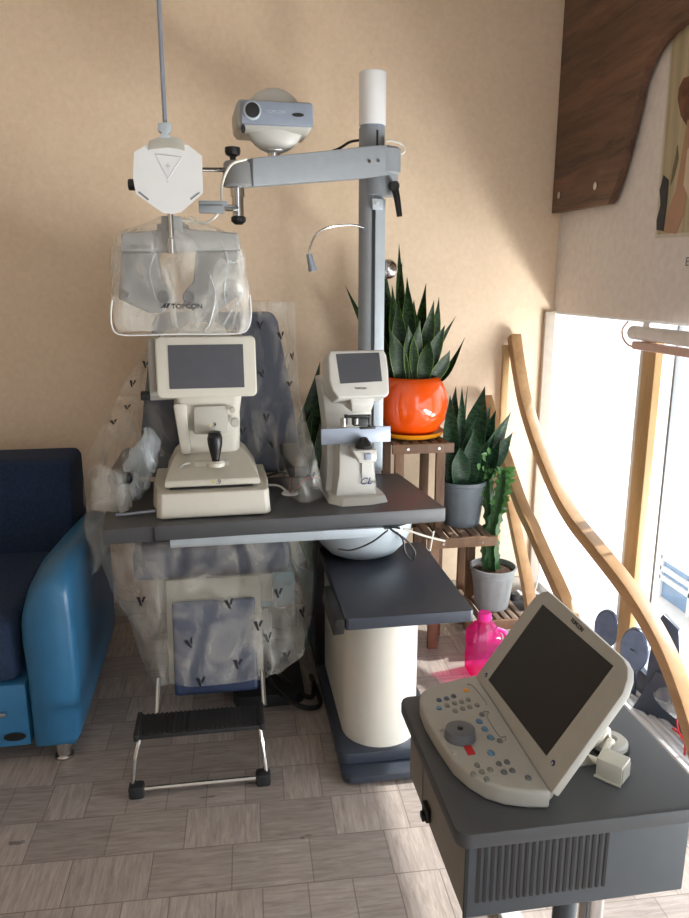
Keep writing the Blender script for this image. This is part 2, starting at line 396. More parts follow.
# ------------------------------------------------------------------ the room
struct('floor', G().box(-3.2, 1.47, -2.5, 3.4, -.08, 0), M['floor'])
struct('wall_back', G().box(-3.3, 1.51, 3.3, 3.45, -.06, 3.0), M['wall'])
struct('wall_left', G().box(-3.35, -3.2, -2.5, 3.3, 0, 3.0), M['wall'])
struct('ceiling', G().box(-3.3, 1.72, -2.5, 3.45, 3.0, 3.1), M['ceil'])
struct('wall_right', G().box(1.5, 1.66, -2.5, 3.299, 1.37, 2.999), M['white_wall'])
struct('wall_front', G().box(-3.3, .6, -2.62, -2.5, 0, 3.0), M['white_wall'])
struct('trim_1', G().box(-3.2, 1.47, 3.285, 3.3, 0, .07, .003), M['jamb'])
# window: frame, frosted pane next to the corner, clear panes beyond the gilt post
win = struct('window_1', G().box(1.50, 1.66, -2.5, 3.29, -.06, -.005).box(1.505, 1.56, -2.5, 3.29, -.005, .04, .004)
    .box(1.505, 1.54, -2.5, 3.29, 1.358, 1.3695, .003), M['winwhite'])
build('jamb', G().box(1.452, 1.4995, 3.272, 3.299, 0, 1.369, .003), M['jamb'], win)
build('mullion', G().box(1.505, 1.54, 2.50, 2.545, .04, 1.358, .004), M['winwhite'], win)
build('mullion', G().box(1.512, 1.53, 2.328, 2.342, .04, 1.358, .003), M['grey'], win)
build('mullion', G().box(1.505, 1.54, .9, .96, .04, 1.358, .004), M['winwhite'], win)
build('mullion', G().box(1.505, 1.54, -.9, -.84, .04, 1.358, .004), M['winwhite'], win)
for y0, y1 in ((2.545, 3.29), (2.342, 2.50), (.96, 2.328), (-.84, .9), (-2.5, -.9)):
    build('pane', G().box(1.518, 1.523, y0, y1, .04, 1.358), M['glass'], win)
single('gilt_wooden_post', G().box(1.47, 1.50, 2.385, 2.47, 0.023, 1.32, .006), M['gold'],
    'gold coloured wooden post standing upright against the window frame', 'post', (1.485, 2.43, 0.023))
struct('trim_2', G().box(1.375, 1.39, 0.2, 3.25, 0, .018, .002).box(1.39, 1.46, 0.2, 3.25, 0, .008).box(1.405, 1.415, 0.2, 3.25, 0, .02, .002)
    .box(1.43, 1.44, 0.2, 3.25, 0, .02, .002).box(1.45, 1.465, 0.2, 3.25, 0, .022, .002), M['alum'])
bl = thing('roller_blind', 'white rolled up blind with pale pink rail under the window header', 'blind', (1.47, 1.6, 1.30))
build('roller', G().cyl((1.445, -.2, 1.325), (1.445, 2.50, 1.325), .024, n=24), M['rollblind'], bl)
build('rail', G().box(1.43, 1.46, -.2, 2.48, 1.268, 1.296, .006), M['rollpink'], bl)
build('cord', G().tube([(1.455, 2.56, 1.36), (1.45, 2.585, 1.33), (1.45, 2.57, 1.295), (1.45, 2.52, 1.275), (1.45, 2.46, 1.285)], .0035), M['rollpink'], bl)
# outside
struct('ground_outside', G().box(1.66, 14, -12, 16, -.12, -.06), M['concrete'])
struct('ground_entrance', G().box(-12, 1.66, -12, -2.63, -.12, -.06), M['concrete'])
ow = single('boundary_wall', G().box(6.0, 6.2, -6, 14, -.06, 2.6), M['outwall'], 'sunlit pale wall outside beyond the window', 'wall', (6.1, 4, -.06))
ow['kind'] = 'structure'
fr = thing('glazed_panel', 'pale blue glazed panel with white bars outside the window', 'panel', (2.15, 2.85, -.06))
a = atx(664, 556, 2.15); c_ = atx(694, 640, 2.15)
yl, yh, zl, zh = c_.y-.3, a.y, -.06, a.z
build('pane', G().box(2.15, 2.17, yl, yh, zl, zh), M['outblue'], fr)
g = G()
for y_ in (yl, (yl+yh)/2+.05, yh): g.box(2.135, 2.18, y_-.012, y_+.012, zl, zh+.01)
for z_ in (zh*.3, zh*.62, zh): g.box(2.135, 2.18, yl, yh, z_-.012, z_+.012)
build('frame', g, M['winwhite'], fr)
# walnut fascia board on the right wall
pts = [(3.295, 1.80), *[(atx(u_, v_, 1.46).y, atx(u_, v_, 1.46).z) for u_, v_ in ((607, 204), (610, 199), (617, 180), (624, 155), (630, 130), (635, 108), (640, 84), (645, 69), (651, 56), (659, 44), (670, 32), (680, 24), (692, 17))], (2.1, 2.42), (1.2, 2.5), (.2, 2.5), (.2, 2.995), (3.295, 2.995)]
XB = Matrix(((0, 0, 1, 0), (1, 0, 0, 0), (0, 1, 0, 0), (0, 0, 0, 1)))   # local (x,y,z) -> world (z, x, y)
bd = single('walnut_fascia_board', G().prism(pts, 1.460, 1.491, XB, .002), M['walnut'], 'dark walnut board with a curved lower edge high on the right wall', 'board', (1.48, 2.8, 1.8), smooth=25)
for y_ in (atx(560, 195, 1.46).y, atx(596, 187, 1.46).y):
    build('screw_cap', G(XB).lathe([(.008, 0), (.015, .003), (.015, .009)], Matrix.Translation((y_, 1.868, 1.4515)), 16), M['chrome'], bd)
# poster
po = thing('poster', 'photo poster of a draped figure on the white panel beside the walnut board', 'poster', (1.498, 2.2, 1.65))
def poly(g, p, x): return g.prism(p, x-.0012, x, XB)
build('sheet', poly(G(), [(2.505, 1.65), (1.55, 1.62), (1.55, 2.4), (2.52, 2.34)], 1.4995), M['post_edge'], po)
build('curtain', poly(G(), [(2.492, 1.662), (1.56, 1.64), (1.56, 2.39), (2.508, 2.33)], 1.4983), M['post_bg'], po)
PX = lambda l, x=1.497: [(atx(u, v, x).y, atx(u, v, x).z) for u, v in l]
build('hair', poly(G(), PX([(684, 78), (679, 88), (678, 100), (681, 116), (688, 128), (700, 132), (700, 72)]), 1.4972), M['hair'], po)
build('arm', poly(G(), PX([(688, 120), (683, 150), (676, 190), (668, 212), (663, 232), (676, 234), (684, 214), (687, 190), (700, 170), (700, 118)]), 1.4967), M['skin'], po)
build('cloth', poly(G(), PX([(664, 175), (660, 190), (661, 205), (657, 220), (657, 230), (664, 231), (667, 205), (669, 180)]), 1.4962), M['cloth'], po)
build('drape_fold', poly(G(), PX([(678, 145), (673, 170), (671, 185), (675, 175), (679, 158)]), 1.4960), M['leafpost'], po)
build('drape_highlight', poly(G(), PX([(700, 132), (688, 150), (684, 185), (692, 205), (700, 200)]), 1.4958), M['skinl'], po)
p = atx(687, 262, 1.4985)
t = text('lettering', 'E', .04, M['inkgrey'], Matrix.Translation((1.4988, p.y, p.z)) @ Matrix(((0, 0, -1, 0), (-1, 0, 0, 0), (0, 1, 0, 0), (0, 0, 0, 1))), po)
# ------------------------------------------------------------------ bent wooden beams
gr = 'bent wooden beams leaning by the window'
b1 = [(1.3, 3.26, 1.262), (1.3, 3.19, 1.13), (1.3, 3.094, .985), (1.3, 2.97, .865), (1.3, 2.849, .77), (1.3, 2.70, .672), (1.3, 2.547, .606), (1.3, 2.342, .555), (1.3, 2.127, .498), (1.3, 1.935, .415), (1.3, 1.80, .31), (1.3, 1.68, .17), (1.3, 1.60, .03)]
single('bent_wooden_beam', G().sweep_rect(b1, .05, .05), M['beam'], 'long curved light wood beam, tallest and nearest the window', 'beam', (1.3, 1.6, 0), gr)
b2 = [(1.18, 3.26, .98), (1.18, 3.12, .85), (1.18, 2.992, .76), (1.18, 2.801, .615), (1.18, 2.66, .545), (1.18, 2.531, .475), (1.18, 2.342, .375), (1.18, 2.15, .24), (1.18, 2.03, .1), (1.18, 1.99, .03)]
single('bent_wooden_beam', G().sweep_rect(b2, .045, .045), M['beam'], 'middle curved light wood beam between leafy cactus and tall beam', 'beam', (1.18, 2.0, 0), gr)
b3 = [(1.235, 3.26, .80), (1.235, 3.15, .66), (1.235, 3.05, .55), (1.235, 2.93, .40), (1.235, 2.8, .24), (1.235, 2.72, .1), (1.235, 2.69, .03)]
single('bent_wooden_beam', G().sweep_rect(b3, .045, .04), M['beam'], 'shortest curved light wood beam behind the lowest plant pot', 'beam', (1.235, 2.69, 0), gr)
single('straight_wooden_strip', G().box(1.255, 1.285, 3.262, 3.284, 0, 1.22, .003), M['gold'], 'straight upright wood strip against the wall behind the tallest curved beam', 'strip', (1.27, 3.27, 0))
# ------------------------------------------------------------------ display boards on the sill
gr2 = 'round topped boards by the window sill'
def paddle(px, py, x, w, h, label, mark=False):
    p = atx(px, py, x)
    t = thing('round_display_board', label, 'display board', (p.x, p.y, 0), 0, gr2)
    q = TR((p.x, p.y, p.z), rz=-52) @ Matrix.Rotation(R(90), 4, 'X')
    n = 36; el = [(w*math.cos(2*math.pi*i/n), h*math.sin(2*math.pi*i/n)) for i in range(n)]
    build('edge_board', G().prism(el, -.018, 0, q, .003), M['slate'], t)
    build('face', G().prism([(a*.93, b_*.93) for a, b_ in el], 0, .003, q), M['slatetop'], t)
    build('stem', G().prism([(-w*.35, -p.z-.0), (w*.35, -p.z), (w*.22, -h*.8), (-w*.22, -h*.8)], -.016, -.002, q), M['slate'], t)
    if mark: build('hook', G().tube([tuple(q @ Vector(v)) for v in ((-.012, 0, .004), (0, .004, .012), (.008, 0, .006), (.012, -.01, .004))], .002), M['black'], t)
paddle(606, 629, 1.455, .050, .080, 'smaller round topped slate board half behind the tilted monitor')
paddle(634, 650, 1.43, .052, .085, 'round slate board with a small hook, next to the tilted monitor edge', True)
t = thing('display_base', 'tall dark slate board with a low sloping base by the window track', 'display board', (1.44, 2.0, 0))
q = TR((1.45, 2.12, 0), rz=-52) @ Matrix.Rotation(R(90), 4, 'X')
build('upright', G().prism([(-.06, 0), (.07, 0), (.05, .25), (.035, .36), (-.02, .40), (-.045, .36), (-.055, .2)], -.016, 0, q, .003), M['slate'], t)
build('base', G().prism([(1.462, 1.60), (1.462, 2.34), (1.50, 2.40), (1.50, 1.60)], .024, .10, Matrix.Identity(4), .004, top=[(1.475, 1.62), (1.475, 2.30), (1.50, 2.34), (1.50, 1.62)]), M['slate'], t)
build('wedge', G().prism([(-.17, 0), (.10, 0), (.09, .13), (-.10, .17)], -.05, -.02, q @ Matrix.Translation((.08, .02, .03)), .004), M['slate'], t)
g = G()
rs = []
for i in range(7):
    z = .09+.012*i; k = [1, 1.1, 1, .85, .6, .35, .15][i]
    rs.append([(1.445+(.022*k)*math.cos(a_)+.004*noise.noise((a_*2, i, 0)), 2.06+.09*k*math.sin(a_)+.015*noise.noise((a_*2, i, 3)), z) for a_ in [2*math.pi*j/20 for j in range(20)]])
g.loft(rs)
single('plastic_bag', g, M['bagfilm'], 'crumpled clear plastic bag on the dark base near the window track', 'bag', (1.45, 2.06, .085))
g = G()
c0 = atx(684, 735, 1.40)
for i in range(3):
    pr = [(c0.x+.012*i+.03*math.cos(a_)*.3, c0.y+.055*math.cos(a_), c0.z+.02+.04*math.sin(a_)*(1-.15*i)) for a_ in [2*math.pi*j/16 for j in range(17)]]
    g.tube(pr, .0025, 6, 2)
g.tube([(c0.x, c0.y+.06, c0.z-.015), (c0.x+.01, c0.y+.02, c0.z-.02), (c0.x, c0.y-.08, c0.z-.015)], .004, 6)
g.cyl((c0.x+.01, c0.y, 0.0), (c0.x+.01, c0.y, c0.z-.01), .004)
single('red_wire_rack', g, M['red'], 'small red wire frame item at the right edge by the window', 'rack', (c0.x, c0.y, 0))
# ------------------------------------------------------------------ sofa
so = thing('sofa', 'blue sofa with light blue leatherette arm and navy fabric cushions', 'sofa', (-1.2, 2.7, 0))
XA = Matrix(((1, 0, 0, 0), (0, 0, 1, 0), (0, 1, 0, 0), (0, 0, 0, 1)))    # local (x,y,z) -> (x, z, y)
ring = []
def armprof(y, top, x0=-.665, x1=-.505, zb=.07):
    o = [(x1-.015, y, zb), (x1, y, zb+.02), (x1+.006, y, .30), (x1+.004, y, top-.09)]
    for i in range(1, 5):
        a_ = R(90*i/4); o.append((x1-.045+.049*math.cos(a_), y, top-.05+.05*math.sin(a_)))
    for i in range(1, 8):
        a_ = R(90*i/8); o.append((x0+(x1-.05-x0)*(1-math.sin(a_)), y, top-.17+.17*math.cos(a_))) if False else o.append((x0+(x1-.05-x0)*(1-math.sin(a_)), y, top-.17*(1-math.cos(a_))))
    o += [(x0, y, top-.19), (x0+.004, y, .3), (x0+.004, y, zb)]
    return o
for y, tp, s_ in ((2.205, .58, .03), (2.20, .595, .012), (2.215, .62, 0), (2.27, .645, 0), (2.4, .655, 0), (2.7, .63, 0), (3.0, .60, 0), (3.05, .58, .01)):
    ring.append(armprof(y, tp, -.650+s_, -.505-s_))
build('armrest', G().loft(ring[1:], bev=0), M['leather'], so, smooth=60)
build('seam_piping', G().tube([(v[0]*1.0, 2.206, v[2]) for v in ring[1]], .004, 6, 2), M['leather'], so)
build('base_panel', G().box(-2.2, -.655, 2.21, 3.05, .07, .285, .012), M['leather'], so)
build('seat_cushion', G().box(-2.1, -.672, 2.215, 2.86, .285, .50, .045, seg=4), M['fabric'], so)
build('back_cushion', G().rects([(.47, -2.1, -.60, 2.82, 3.10), (.60, -2.1, -.60, 2.83, 3.12), (.815, -2.1, -.605, 2.88, 3.13), (.842, -2.1, -.615, 2.90, 3.12)], bev=.035, seg=4), M['fabric'], so)
for x_, y_ in ((-.565, 2.24), (-.565, 2.98), (-2.1, 2.27), (-2.1, 2.98)):
    l = build('leg', G().cyl((x_, y_, 0.012), (x_, y_, .075), .024, bev=.002), M['chrome'], so)
    build('foot', G().cyl((x_, y_, 0), (x_, y_, .014), .031, bev=.003), M['chrome'], l)
build('lever', G().box(-.86, -.715, 2.19, 2.207, .188, .20, .003, X=I4), M['chrome'], so, label='flat chrome lever')
build('badge', G(TR((-.70, 2.207, .108), rx=90)).lathe([(.028, 0), (.028, .003), (.022, .004)], Matrix.Diagonal((1.2, .5, 1, 1)), 28), M['black'], so, label='dark oval badge')
# ------------------------------------------------------------------ examination chair
ch = thing('examination_chair', 'blue vinyl examination chair behind the grey desk, under clear plastic', 'chair', (-.07, 2.6, 0))
build('backrest', G().rects([(0, -.325, .325, 0, .11), (.28, -.29, .29, -.01, .10), (.60, -.240, .240, 0, .09), (.64, -.220, .220, .01, .085)], TR((-.035, 2.885, .755), rx=-5), bev=.035, seg=4), M['vinyl'], ch)
build('back_shell', G().rects([(0, -.23, .23, .115, .16), (.62, -.20, .20, .095, .13)], TR((-.035, 2.885, .755), rx=-5), bev=.02), M['chairshell'], ch)
build('seat', G().box(-.33, .19, 2.36, 2.88, .535, .65, .035, seg=4), M['vinyl'], ch)
build('seat_frame', G().box(-.27, .13, 2.38, 2.86, .43, .535, .012), M['chairshell'], ch)
build('leg_rest_frame', G().box(-.225, .085, -.03, .0, -.34, .0, .012, X=TR((0, 2.36, .545), rx=-14)), M['chairshell'], ch)
build('leg_rest_pad', G().box(-.205, .065, -.055, -.028, -.375, -.07, .018, X=TR((0, 2.36, .545), rx=-14), seg=3), M['vinyl'], ch)
for s_, x0, x1 in ((-1, -.405, -.325), (1, .195, .27)):
    a_ = build('armrest', G().box(x0, x1, 2.46, 2.87, .845, .885, .016, seg=3), M['black'], ch)
    build('arm_post', G().box((x0+x1)/2-.02, (x0+x1)/2+.02, 2.872, 2.93, .50, .87, .008), M['chairshell'], a_)
build('pedestal', G().cyl((-.07, 2.62, .05), (-.07, 2.62, .44), .11, .10, 28), M['chairshell'], ch)
build('base_plate', G().prism(rrect(-.02, .24, 2.42, 2.86, .05), 0, .05, bev=.01), M['rubber'], ch)
for x_ in (-.252, .078):
    build('leg_rest_bar', G().cyl((x_, 2.205, .27), (x_, 2.115, .20), .008), M['chrome'], ch)
g = G()
g.box(-.305, .07, 2.0, 2.115, .19, .204, .004)
for i in range(26):
    x_ = -.295+.0141*i
    g.box(x_, x_+.006, 2.004, 2.112, .204, .208, .001)
build('foot_plate', g.box(-.31, -.295, 1.995, 2.12, .188, .211, .004).box(.06, .075, 1.995, 2.12, .188, .211, .004), M['rubber'], ch)
g = G(); g.tube([(-.292, 2.06, .19), (-.312, 2.03, .12), (-.322, 2.012, .04), (-.322, 2.008, .022)], .0075).cyl((-.322, 2.005, .022), (.075, 2.003, .022), .0085)
g.tube([(.057, 2.06, .19), (.066, 2.03, .12), (.074, 2.01, .04), (.075, 2.006, .022)], .0075)
build('foot_frame', g, M['chrome'], ch)
for x_ in (-.335, .042):
    build('foot_cap', G().box(x_, x_+.046, 1.985, 2.025, 0, .042, .01), M['rubber'], ch)
# plastic over the chair
def shell(name, keys, m, label, seed, amp, n=72, steps=44, closed_top=False, fold=7, arm=False):
    """keys: (z, cx, cy, rx, ry) superellipse rings, interpolated, wrinkled"""
    keys = sorted(keys, key=lambda k: -k[0]); rings = []
    z0, z1 = keys[0][0], keys[-1][0]
    for s_ in range(steps+1):
        z = z0+(z1-z0)*s_/steps
        for a_, b_ in zip(keys, keys[1:]):
            if b_[0] <= z <= a_[0]: break
        t_ = (a_[0]-z)/(a_[0]-b_[0]+1e-9); t_ = t_*t_*(3-2*t_)*.5+t_*.5
        cx, cy, rx, ry = [a_[i]+(b_[i]-a_[i])*t_ for i in (1, 2, 3, 4)]
        r_ = []
        for k in range(n):
            th = 2*math.pi*k/n; c, s2 = math.cos(th), math.sin(th)
            e = .55; x = math.copysign(abs(c)**e, c); y = math.copysign(abs(s2)**e, s2)
            w = amp*(noise.noise((c*fold*.5+seed, s2*fold*.5, z*2.2))+.5*noise.noise((c*fold*1.3, s2*fold*1.3+seed, z*7)))
            w += amp*.5*math.sin(th*9+z*6+3*noise.noise((seed, z*3, c)))*(.3+.7*s_/steps)
            px_, py_ = cx+x*(rx+w), cy+y*(ry+w)
            if arm and s2 < 0:
                A_ = .36*min(1, max(0, (1.12-z)/.22)); q_ = min(1, max(0, (abs(px_+.062)-.235)/.05)); py_ -= A_*q_*q_*(3-2*q_)
            r_.append((px_, py_, z+(amp*.8*noise.noise((th*2, seed, 5)) if s_ == steps else 0)))
        rings.append(r_)
    g = G(); top = rings[0]; cxx = sum(p[0] for p in top)/n; cyy = sum(p[1] for p in top)/n
    cap = []
    for f_ in (.5, .85):
        cap.append([(cxx+(p[0]-cxx)*f_, cyy+(p[1]-cyy)*f_, p[2]+.012*(1-f_)) for p in top])
    g.loft(cap+rings, caps=(True, False))
    return g
def stamps(g, pts, size, off=.002, tri=True, axis=Vector((0, 1, 0)), y0=1.5):
    bv = BVHTree.FromBMesh(g.bm); res = []
    for (x, z, rot) in pts:
        hit = bv.ray_cast(Vector((x, y0, z)), axis)
        if hit[0] is None: continue
        nn = hit[1]
        if nn.y > 0: nn = -nn
        q = nn.to_track_quat('Z', 'Y').to_matrix().to_4x4(); q.translation = hit[0]+nn*off
        q = q @ Matrix.Rotation(R(rot), 4, 'Z')
        s_ = size; o = G(); res.append(o)
        o.prism([(-.5*s_, .5*s_), (-.1*s_, .5*s_), (.12*s_, -.5*s_), (-.1*s_, -.5*s_)], 0, .0004, q)
        o.prism([(.08*s_, .1*s_), (.3*s_, .55*s_), (.55*s_, .55*s_), (.2*s_, -.2*s_)], 0, .0004, q)
    return res
u = shell('c', [(1.425, .01, 2.98, .25, .07), (1.30, -.005, 2.965, .275, .09), (1.1, -.06, 2.94, .34, .12), (.93, -.085, 2.91, .385, .14), (.82, -.085, 2.91, .400, .145), (.765, -.085, 2.915, .402, .145)], M['film'], '', 3, .014, arm=True)
mk = stamps(u, [(.21, 1.30, 10), (.235, 1.12, -10), (.13, 1.16, 20), (.14, 1.0, 0), (.16, .90, 10), (.05, .95, 0), (.275, .85, 0), (-.35, 1.13, 0), (-.36, 1.06, 10), (-.40, 1.02, 30), (-.30, 1.2, 0), (.13, 1.34, 0), (.25, 1.22, 0)], .026)
cv = thing('plastic_chair_cover', 'clear printed plastic sheet over the chair backrest and armrests', 'plastic cover', (-.08, 2.7, .76))
build('film', u, M['film'], cv, smooth=180); [build('printed_mark', o_, M['ink'], cv, label='small dark printed mark') for o_ in mk]
u = shell('c', [(.685, -.082, 2.60, .368, .28), (.60, -.085, 2.585, .36, .30), (.50, -.07, 2.57, .345, .30), (.38, -.045, 2.52, .305, .29), (.29, -.04, 2.47, .285, .27), (.235, -.07, 2.42, .23, .22)], M['film'], '', 11, .014, steps=36)
mk = stamps(u, [(.14, .50, 0), (.22, .42, 0), (.10, .37, 0), (-.15, .37, 20), (.0, .30, 0), (-.02, .48, 10), (-.12, .25, 0), (.16, .30, 0), (.24, .56, 0), (-.3, .5, 0), (.07, .41, 0)], .030)
cv = thing('plastic_chair_cover', 'clear printed plastic sheet hanging under the desk around the seat', 'plastic cover', (-.07, 2.5, .24))
build('film', u, M['film'], cv, smooth=180); [build('printed_mark', o_, M['ink'], cv, label='small dark printed mark') for o_ in mk]
# flap hanging at the desk's left end
rs = []
for i in range(15):
    z = .86-.024*i; w = .06-.02*math.sin(i*.5)
    rs.append([(-.462+.01*math.sin(i*.7)-.001*i+(w*.6+.006*noise.noise((i*.5, k*.9, 1)))*math.cos(2*math.pi*k/20)*.8, 2.60+.11*math.sin(2*math.pi*k/20)+.01*noise.noise((i*.6, k, 2)), z+.006*math.sin(k*1.7)) for k in range(20)])
single('plastic_wrap', G().loft(rs, caps=(False, False)), M['film'], 'loose clear plastic fold hanging past the left end of the desk', 'plastic wrap', (-.52, 2.46, .52), smooth=180)
rs = []
for i in range(12):
    a_ = i/11; r_ = .05*math.sin(math.pi*(.12+.8*a_))
    rs.append([(-.33+.07*a_+(r_+.03*noise.noise((i*1.3, k*1.1, 1)))*math.cos(2*math.pi*k/18), 2.50+r_*.5*math.sin(2*math.pi*k/18), .79+.23*a_+.012*math.sin(k*2.3+i*2)) for k in range(18)])
single('plastic_wrap', G().loft(rs), M['bagfilm'], 'bunched shiny clear plastic beside the left side of the refractor', 'plastic wrap', (-.28, 2.5, .77), smooth=180)
# ------------------------------------------------------------------ ophthalmic stand
st = thing('instrument_stand', 'ophthalmic unit with grey desktop, white column, pole and jointed arm', 'instrument stand', (.45, 2.5, 0))
build('base_plate', G().prism(rrect(.305, .645, 1.94, 2.98, .035), .012, .035, bev=.005), M['deskdark'], st)
build('base_step', G().prism(rrect(.30, .64, 2.0, 3.0, .03), .037, .075, bev=.006), M['deskdark'], st)
for x_, y_ in ((.34, 1.985), (.62, 1.985), (.34, 2.95), (.62, 2.95)):
    build('foot', G().cyl((x_, y_, 0), (x_, y_, .014), .022), M['rubber'], st)
n = 20; cx = .452; rr = .122
pf = [(cx+rr*math.cos(a_), 2.14+rr*math.sin(a_)) for a_ in [math.pi+math.pi*i/n for i in range(n+1)]]
pf = pf+[(cx+rr, 2.56), (cx-rr, 2.56)]
build('column', G().prism(pf, .075, .514), M['column'], st, smooth=30)
pf2 = [(x_, y_) for x_, y_ in ((cx-rr, 2.40), (cx+rr, 2.40), (cx+rr, 2.56), (cx-rr, 2.56))]
build('upper_column', G().cyl((.455, 2.47, .5525), (.455, 2.47, .60), .07), M['deskdark'], st)  # short neck coloured dark to paint in the shade under the desk
build('spine', G().box(.300, .60, 2.562, 2.65, .075, .695, .004), M['black'], st)
sh = build('lower_shelf', G().prism(rrect(.312, .70, 1.955, 2.56, .012), .515, .552, bev=.004), M['deskdark'], st)
build('control_box', G().prism([(.277, .498), (.312, .500), (.312, .545), (.285, .545)], 1.965, 2.22, XA, .003), M['black'], sh)
build('housing', G(TR((.455, 2.46, 0))).lathe([(.01, .562), (.10, .562), (.13, .575), (.165, .61), (.185, .65), (.19, .69), (.01, .69)], Matrix.Diagonal((.93, .75, 1, 1)), 40), M['greylight'], st)
dt = [(-.402, 2.285), (.722, 2.345), (.668, 2.835), (-.452, 2.86)]
dk = build('desktop', G().prism(dt, .70, .75, bev=.004), M['desk'], st)
build('seam', G().box(-.245, -.2435, 2.2855, 2.2945, .7005, .7495), M['black'], dk)
build('under_rail', G().box(-.20, .50, 2.315, 2.35, .668, .70, .003, X=TR((0, 0, 0))).box(-.20, .30, 2.312, 2.316, .678, .70), M['greylight'], dk)
gm = build('grommet', G().cyl((.212, 2.60, .748), (.212, 2.60, .756), .032, bev=.003), M['whitep'], dk)
# pole
build('pole', G().cyl((.562, 2.90, .075), (.562, 2.90, 2.052), .048, n=32), M['grey'], st)
build('pole_slot', G().box(.569, .577, 2.852, 2.8555, 1.965, 2.04), M['black'], st)
ra = build('pole_rail', G().box(.567, .605, 2.842, 2.87, .76, 1.80, .003), M['greylight'], st)
build('rail_groove', G().box(.556, .567, 2.85, 2.858, .76, 1.80), M['black'], st)
build('rail_bracket', G().box(.553, .593, 2.83, 2.85, 1.762, 1.80, .003), M['greylight'], st)
build('rail_screw', G().cyl((.573, 2.826, 1.781), (.573, 2.832, 1.781), .007), M['chrome'], st)
build('lamp_cover', G().lathe([(.049, 0), (.0495, .01), (.0495, .178), (.046, .182), (.02, .183)], TR((.564, 2.90, 2.062))), M['frost'], st, label='frosted white cylinder on the pole top')
build('lamp_ring', G().cyl((.564, 2.90, 2.048), (.564, 2.90, 2.063), .046), M['bluegrey'], st)
# collar + arm
build('collar', G().cyl((.594, 2.89, 1.815), (.594, 2.89, 1.895), .066, n=36, bev=.004), M['grey'], st)
build('clamp_lever', G().tube([(.630, 2.81, 1.842), (.638, 2.80, 1.80), (.648, 2.795, 1.735)], .013, 10, 5, taper=(1.1, .8)).cyl((.622, 2.85, 1.845), (.630, 2.795, 1.842), .017), M['black'], st)
A = Vector((.60, 2.86, 1.935)); B = Vector((.085, 2.56, 1.842))
d = B-A; Lh = math.hypot(d.x, d.y); hd = Vector((d.x/Lh, d.y/Lh, 0)); sd = Vector((-hd.y, hd.x, 0))
def armring(t_, h0, h1, w):
    c = A+d*t_
    return [tuple(c+sd*w+Vector((0, 0, -h0))), tuple(c-sd*w+Vector((0, 0, -h0))), tuple(c-sd*w+Vector((0, 0, h1))), tuple(c+sd*w+Vector((0, 0, h1)))]
am = build('arm', G().loft([armring(0.02, .052, .052, .05), armring(.2, .054, .052, .052), armring(.5, .05, .047, .046), armring(1.0, .044, .042, .040)], bev=.007), M['grey'], st)
build('arm_hub', G().cyl(A+Vector((0, 0, -.05)), A+Vector((0, 0, .045)), .062, n=32, bev=.008), M['grey'], am)
for t_ in (.13, .2):
    p = A+d*t_-sd*.0; q = p+sd*(.053 if (sd.y < 0) else -.053)
    build('arm_screw', G().cyl(q, q+(q-p).normalized()*.004, .006), M['chrome'], am)
E_ = B+hd*.035
build('arm_joint', G().cyl(E_+Vector((0, 0, -.045)), E_+Vector((0, 0, .032)), .048, .042, n=32, bev=.006), M['phorop'], am)
build('joint_knob', G().lathe([(.008, 0), (.010, .014), (.022, .02), (.025, .03), (.024, .042), (.01, .045)], TR(E_+Vector((-.012, -.01, .030)))), M['black'], am)
build('joint_post', G().cyl(E_+Vector((0, 0, -.135)), E_+Vector((0, 0, -.04)), .019).cyl(E_+Vector((0, 0, -.075)), E_+Vector((0, 0, -.05)), .023), M['chrome'], am)
build('lower_knob', G().lathe([(.01, .02), (.014, .012), (.024, .004), (.024, -.008), (.012, -.018)], TR(E_+Vector((0, 0, -.142)))), M['black'], am)
# reading light
hh = aty(313, 271, 2.80); h0_ = aty(309, 254, 2.80)
build('gooseneck', G().tube([(.53, 2.87, 1.70), (.48, 2.86, 1.708), (.40, 2.84, 1.70), (.345, 2.82, 1.675), (.318, 2.805, 1.63), tuple(h0_)], .0042), M['chrome'], st)
build('gooseneck_head', G().cyl(h0_, h0_+(hh-h0_)*.75, .011, .014).cyl(h0_+(hh-h0_)*.75, hh, .016, .016), M['steel'], st)
p = aty(388, 269, 2.92)
build('lamp_socket', G().ball(tuple(p), .038, sc=(1, .8, 1)).cyl((.60, 2.92, p.z), (p.x, 2.92, p.z), .015), M['chrome'], st, label='round chrome knob behind the pole')
# projector
pj = thing('chart_projector', 'grey chart projector with blue front band on the swivel arm', 'projector', (.19, 2.66, 1.90))
build('mount', G().cyl((.182, 2.66, 1.895), (.182, 2.66, 1.945), .022, bev=.003).box(.16, .21, 2.63, 2.69, 1.925, 1.94, .003), M['chrome'], pj)
build('disc', G(TR((.184, 2.65, 2.018))).ball((0, 0, 0), .102, sc=(.98, .42, 1), n=40), M['lensbody'], pj)
build('body', G(TR((.180, 2.70, 2.022), rz=3)).rects([(-.046, -.112, .112, -.085, .08), (-.030, -.125, .120, -.095, .10), (.03, -.128, .13, -.10, .11), (.05, -.115, .12, -.095, .09)], bev=.018, seg=3), M['putty'], pj)
build('front_band', G(TR((.180, 2.70, 2.022), rz=3)).rects([(-.027, -.112, .124, -.112, -.06), (.044, -.112, .121, -.112, -.06)], bev=.008), M['bluegrey'], pj)
q = TR((.180, 2.70, 2.022), rz=3)
build('lens_ring', G(q).lathe([(.0285, 0), (.0285, .012), (.024, .014)], TR((-.076, -.108, .012), rx=90), 32), M['greylight'], pj)
build('lens', G(q).lathe([(.023, 0), (.023, .016), (.018, .017)], TR((-.076, -.108, .012), rx=90), 32), M['black'], pj)
build('sensor_window', G(q).lathe([(.02, 0), (.019, .002)], TR((.072, -.112, .006), rx=90) @ Matrix.Diagonal((1, .3, 1, 1)), 28), M['black'], pj)
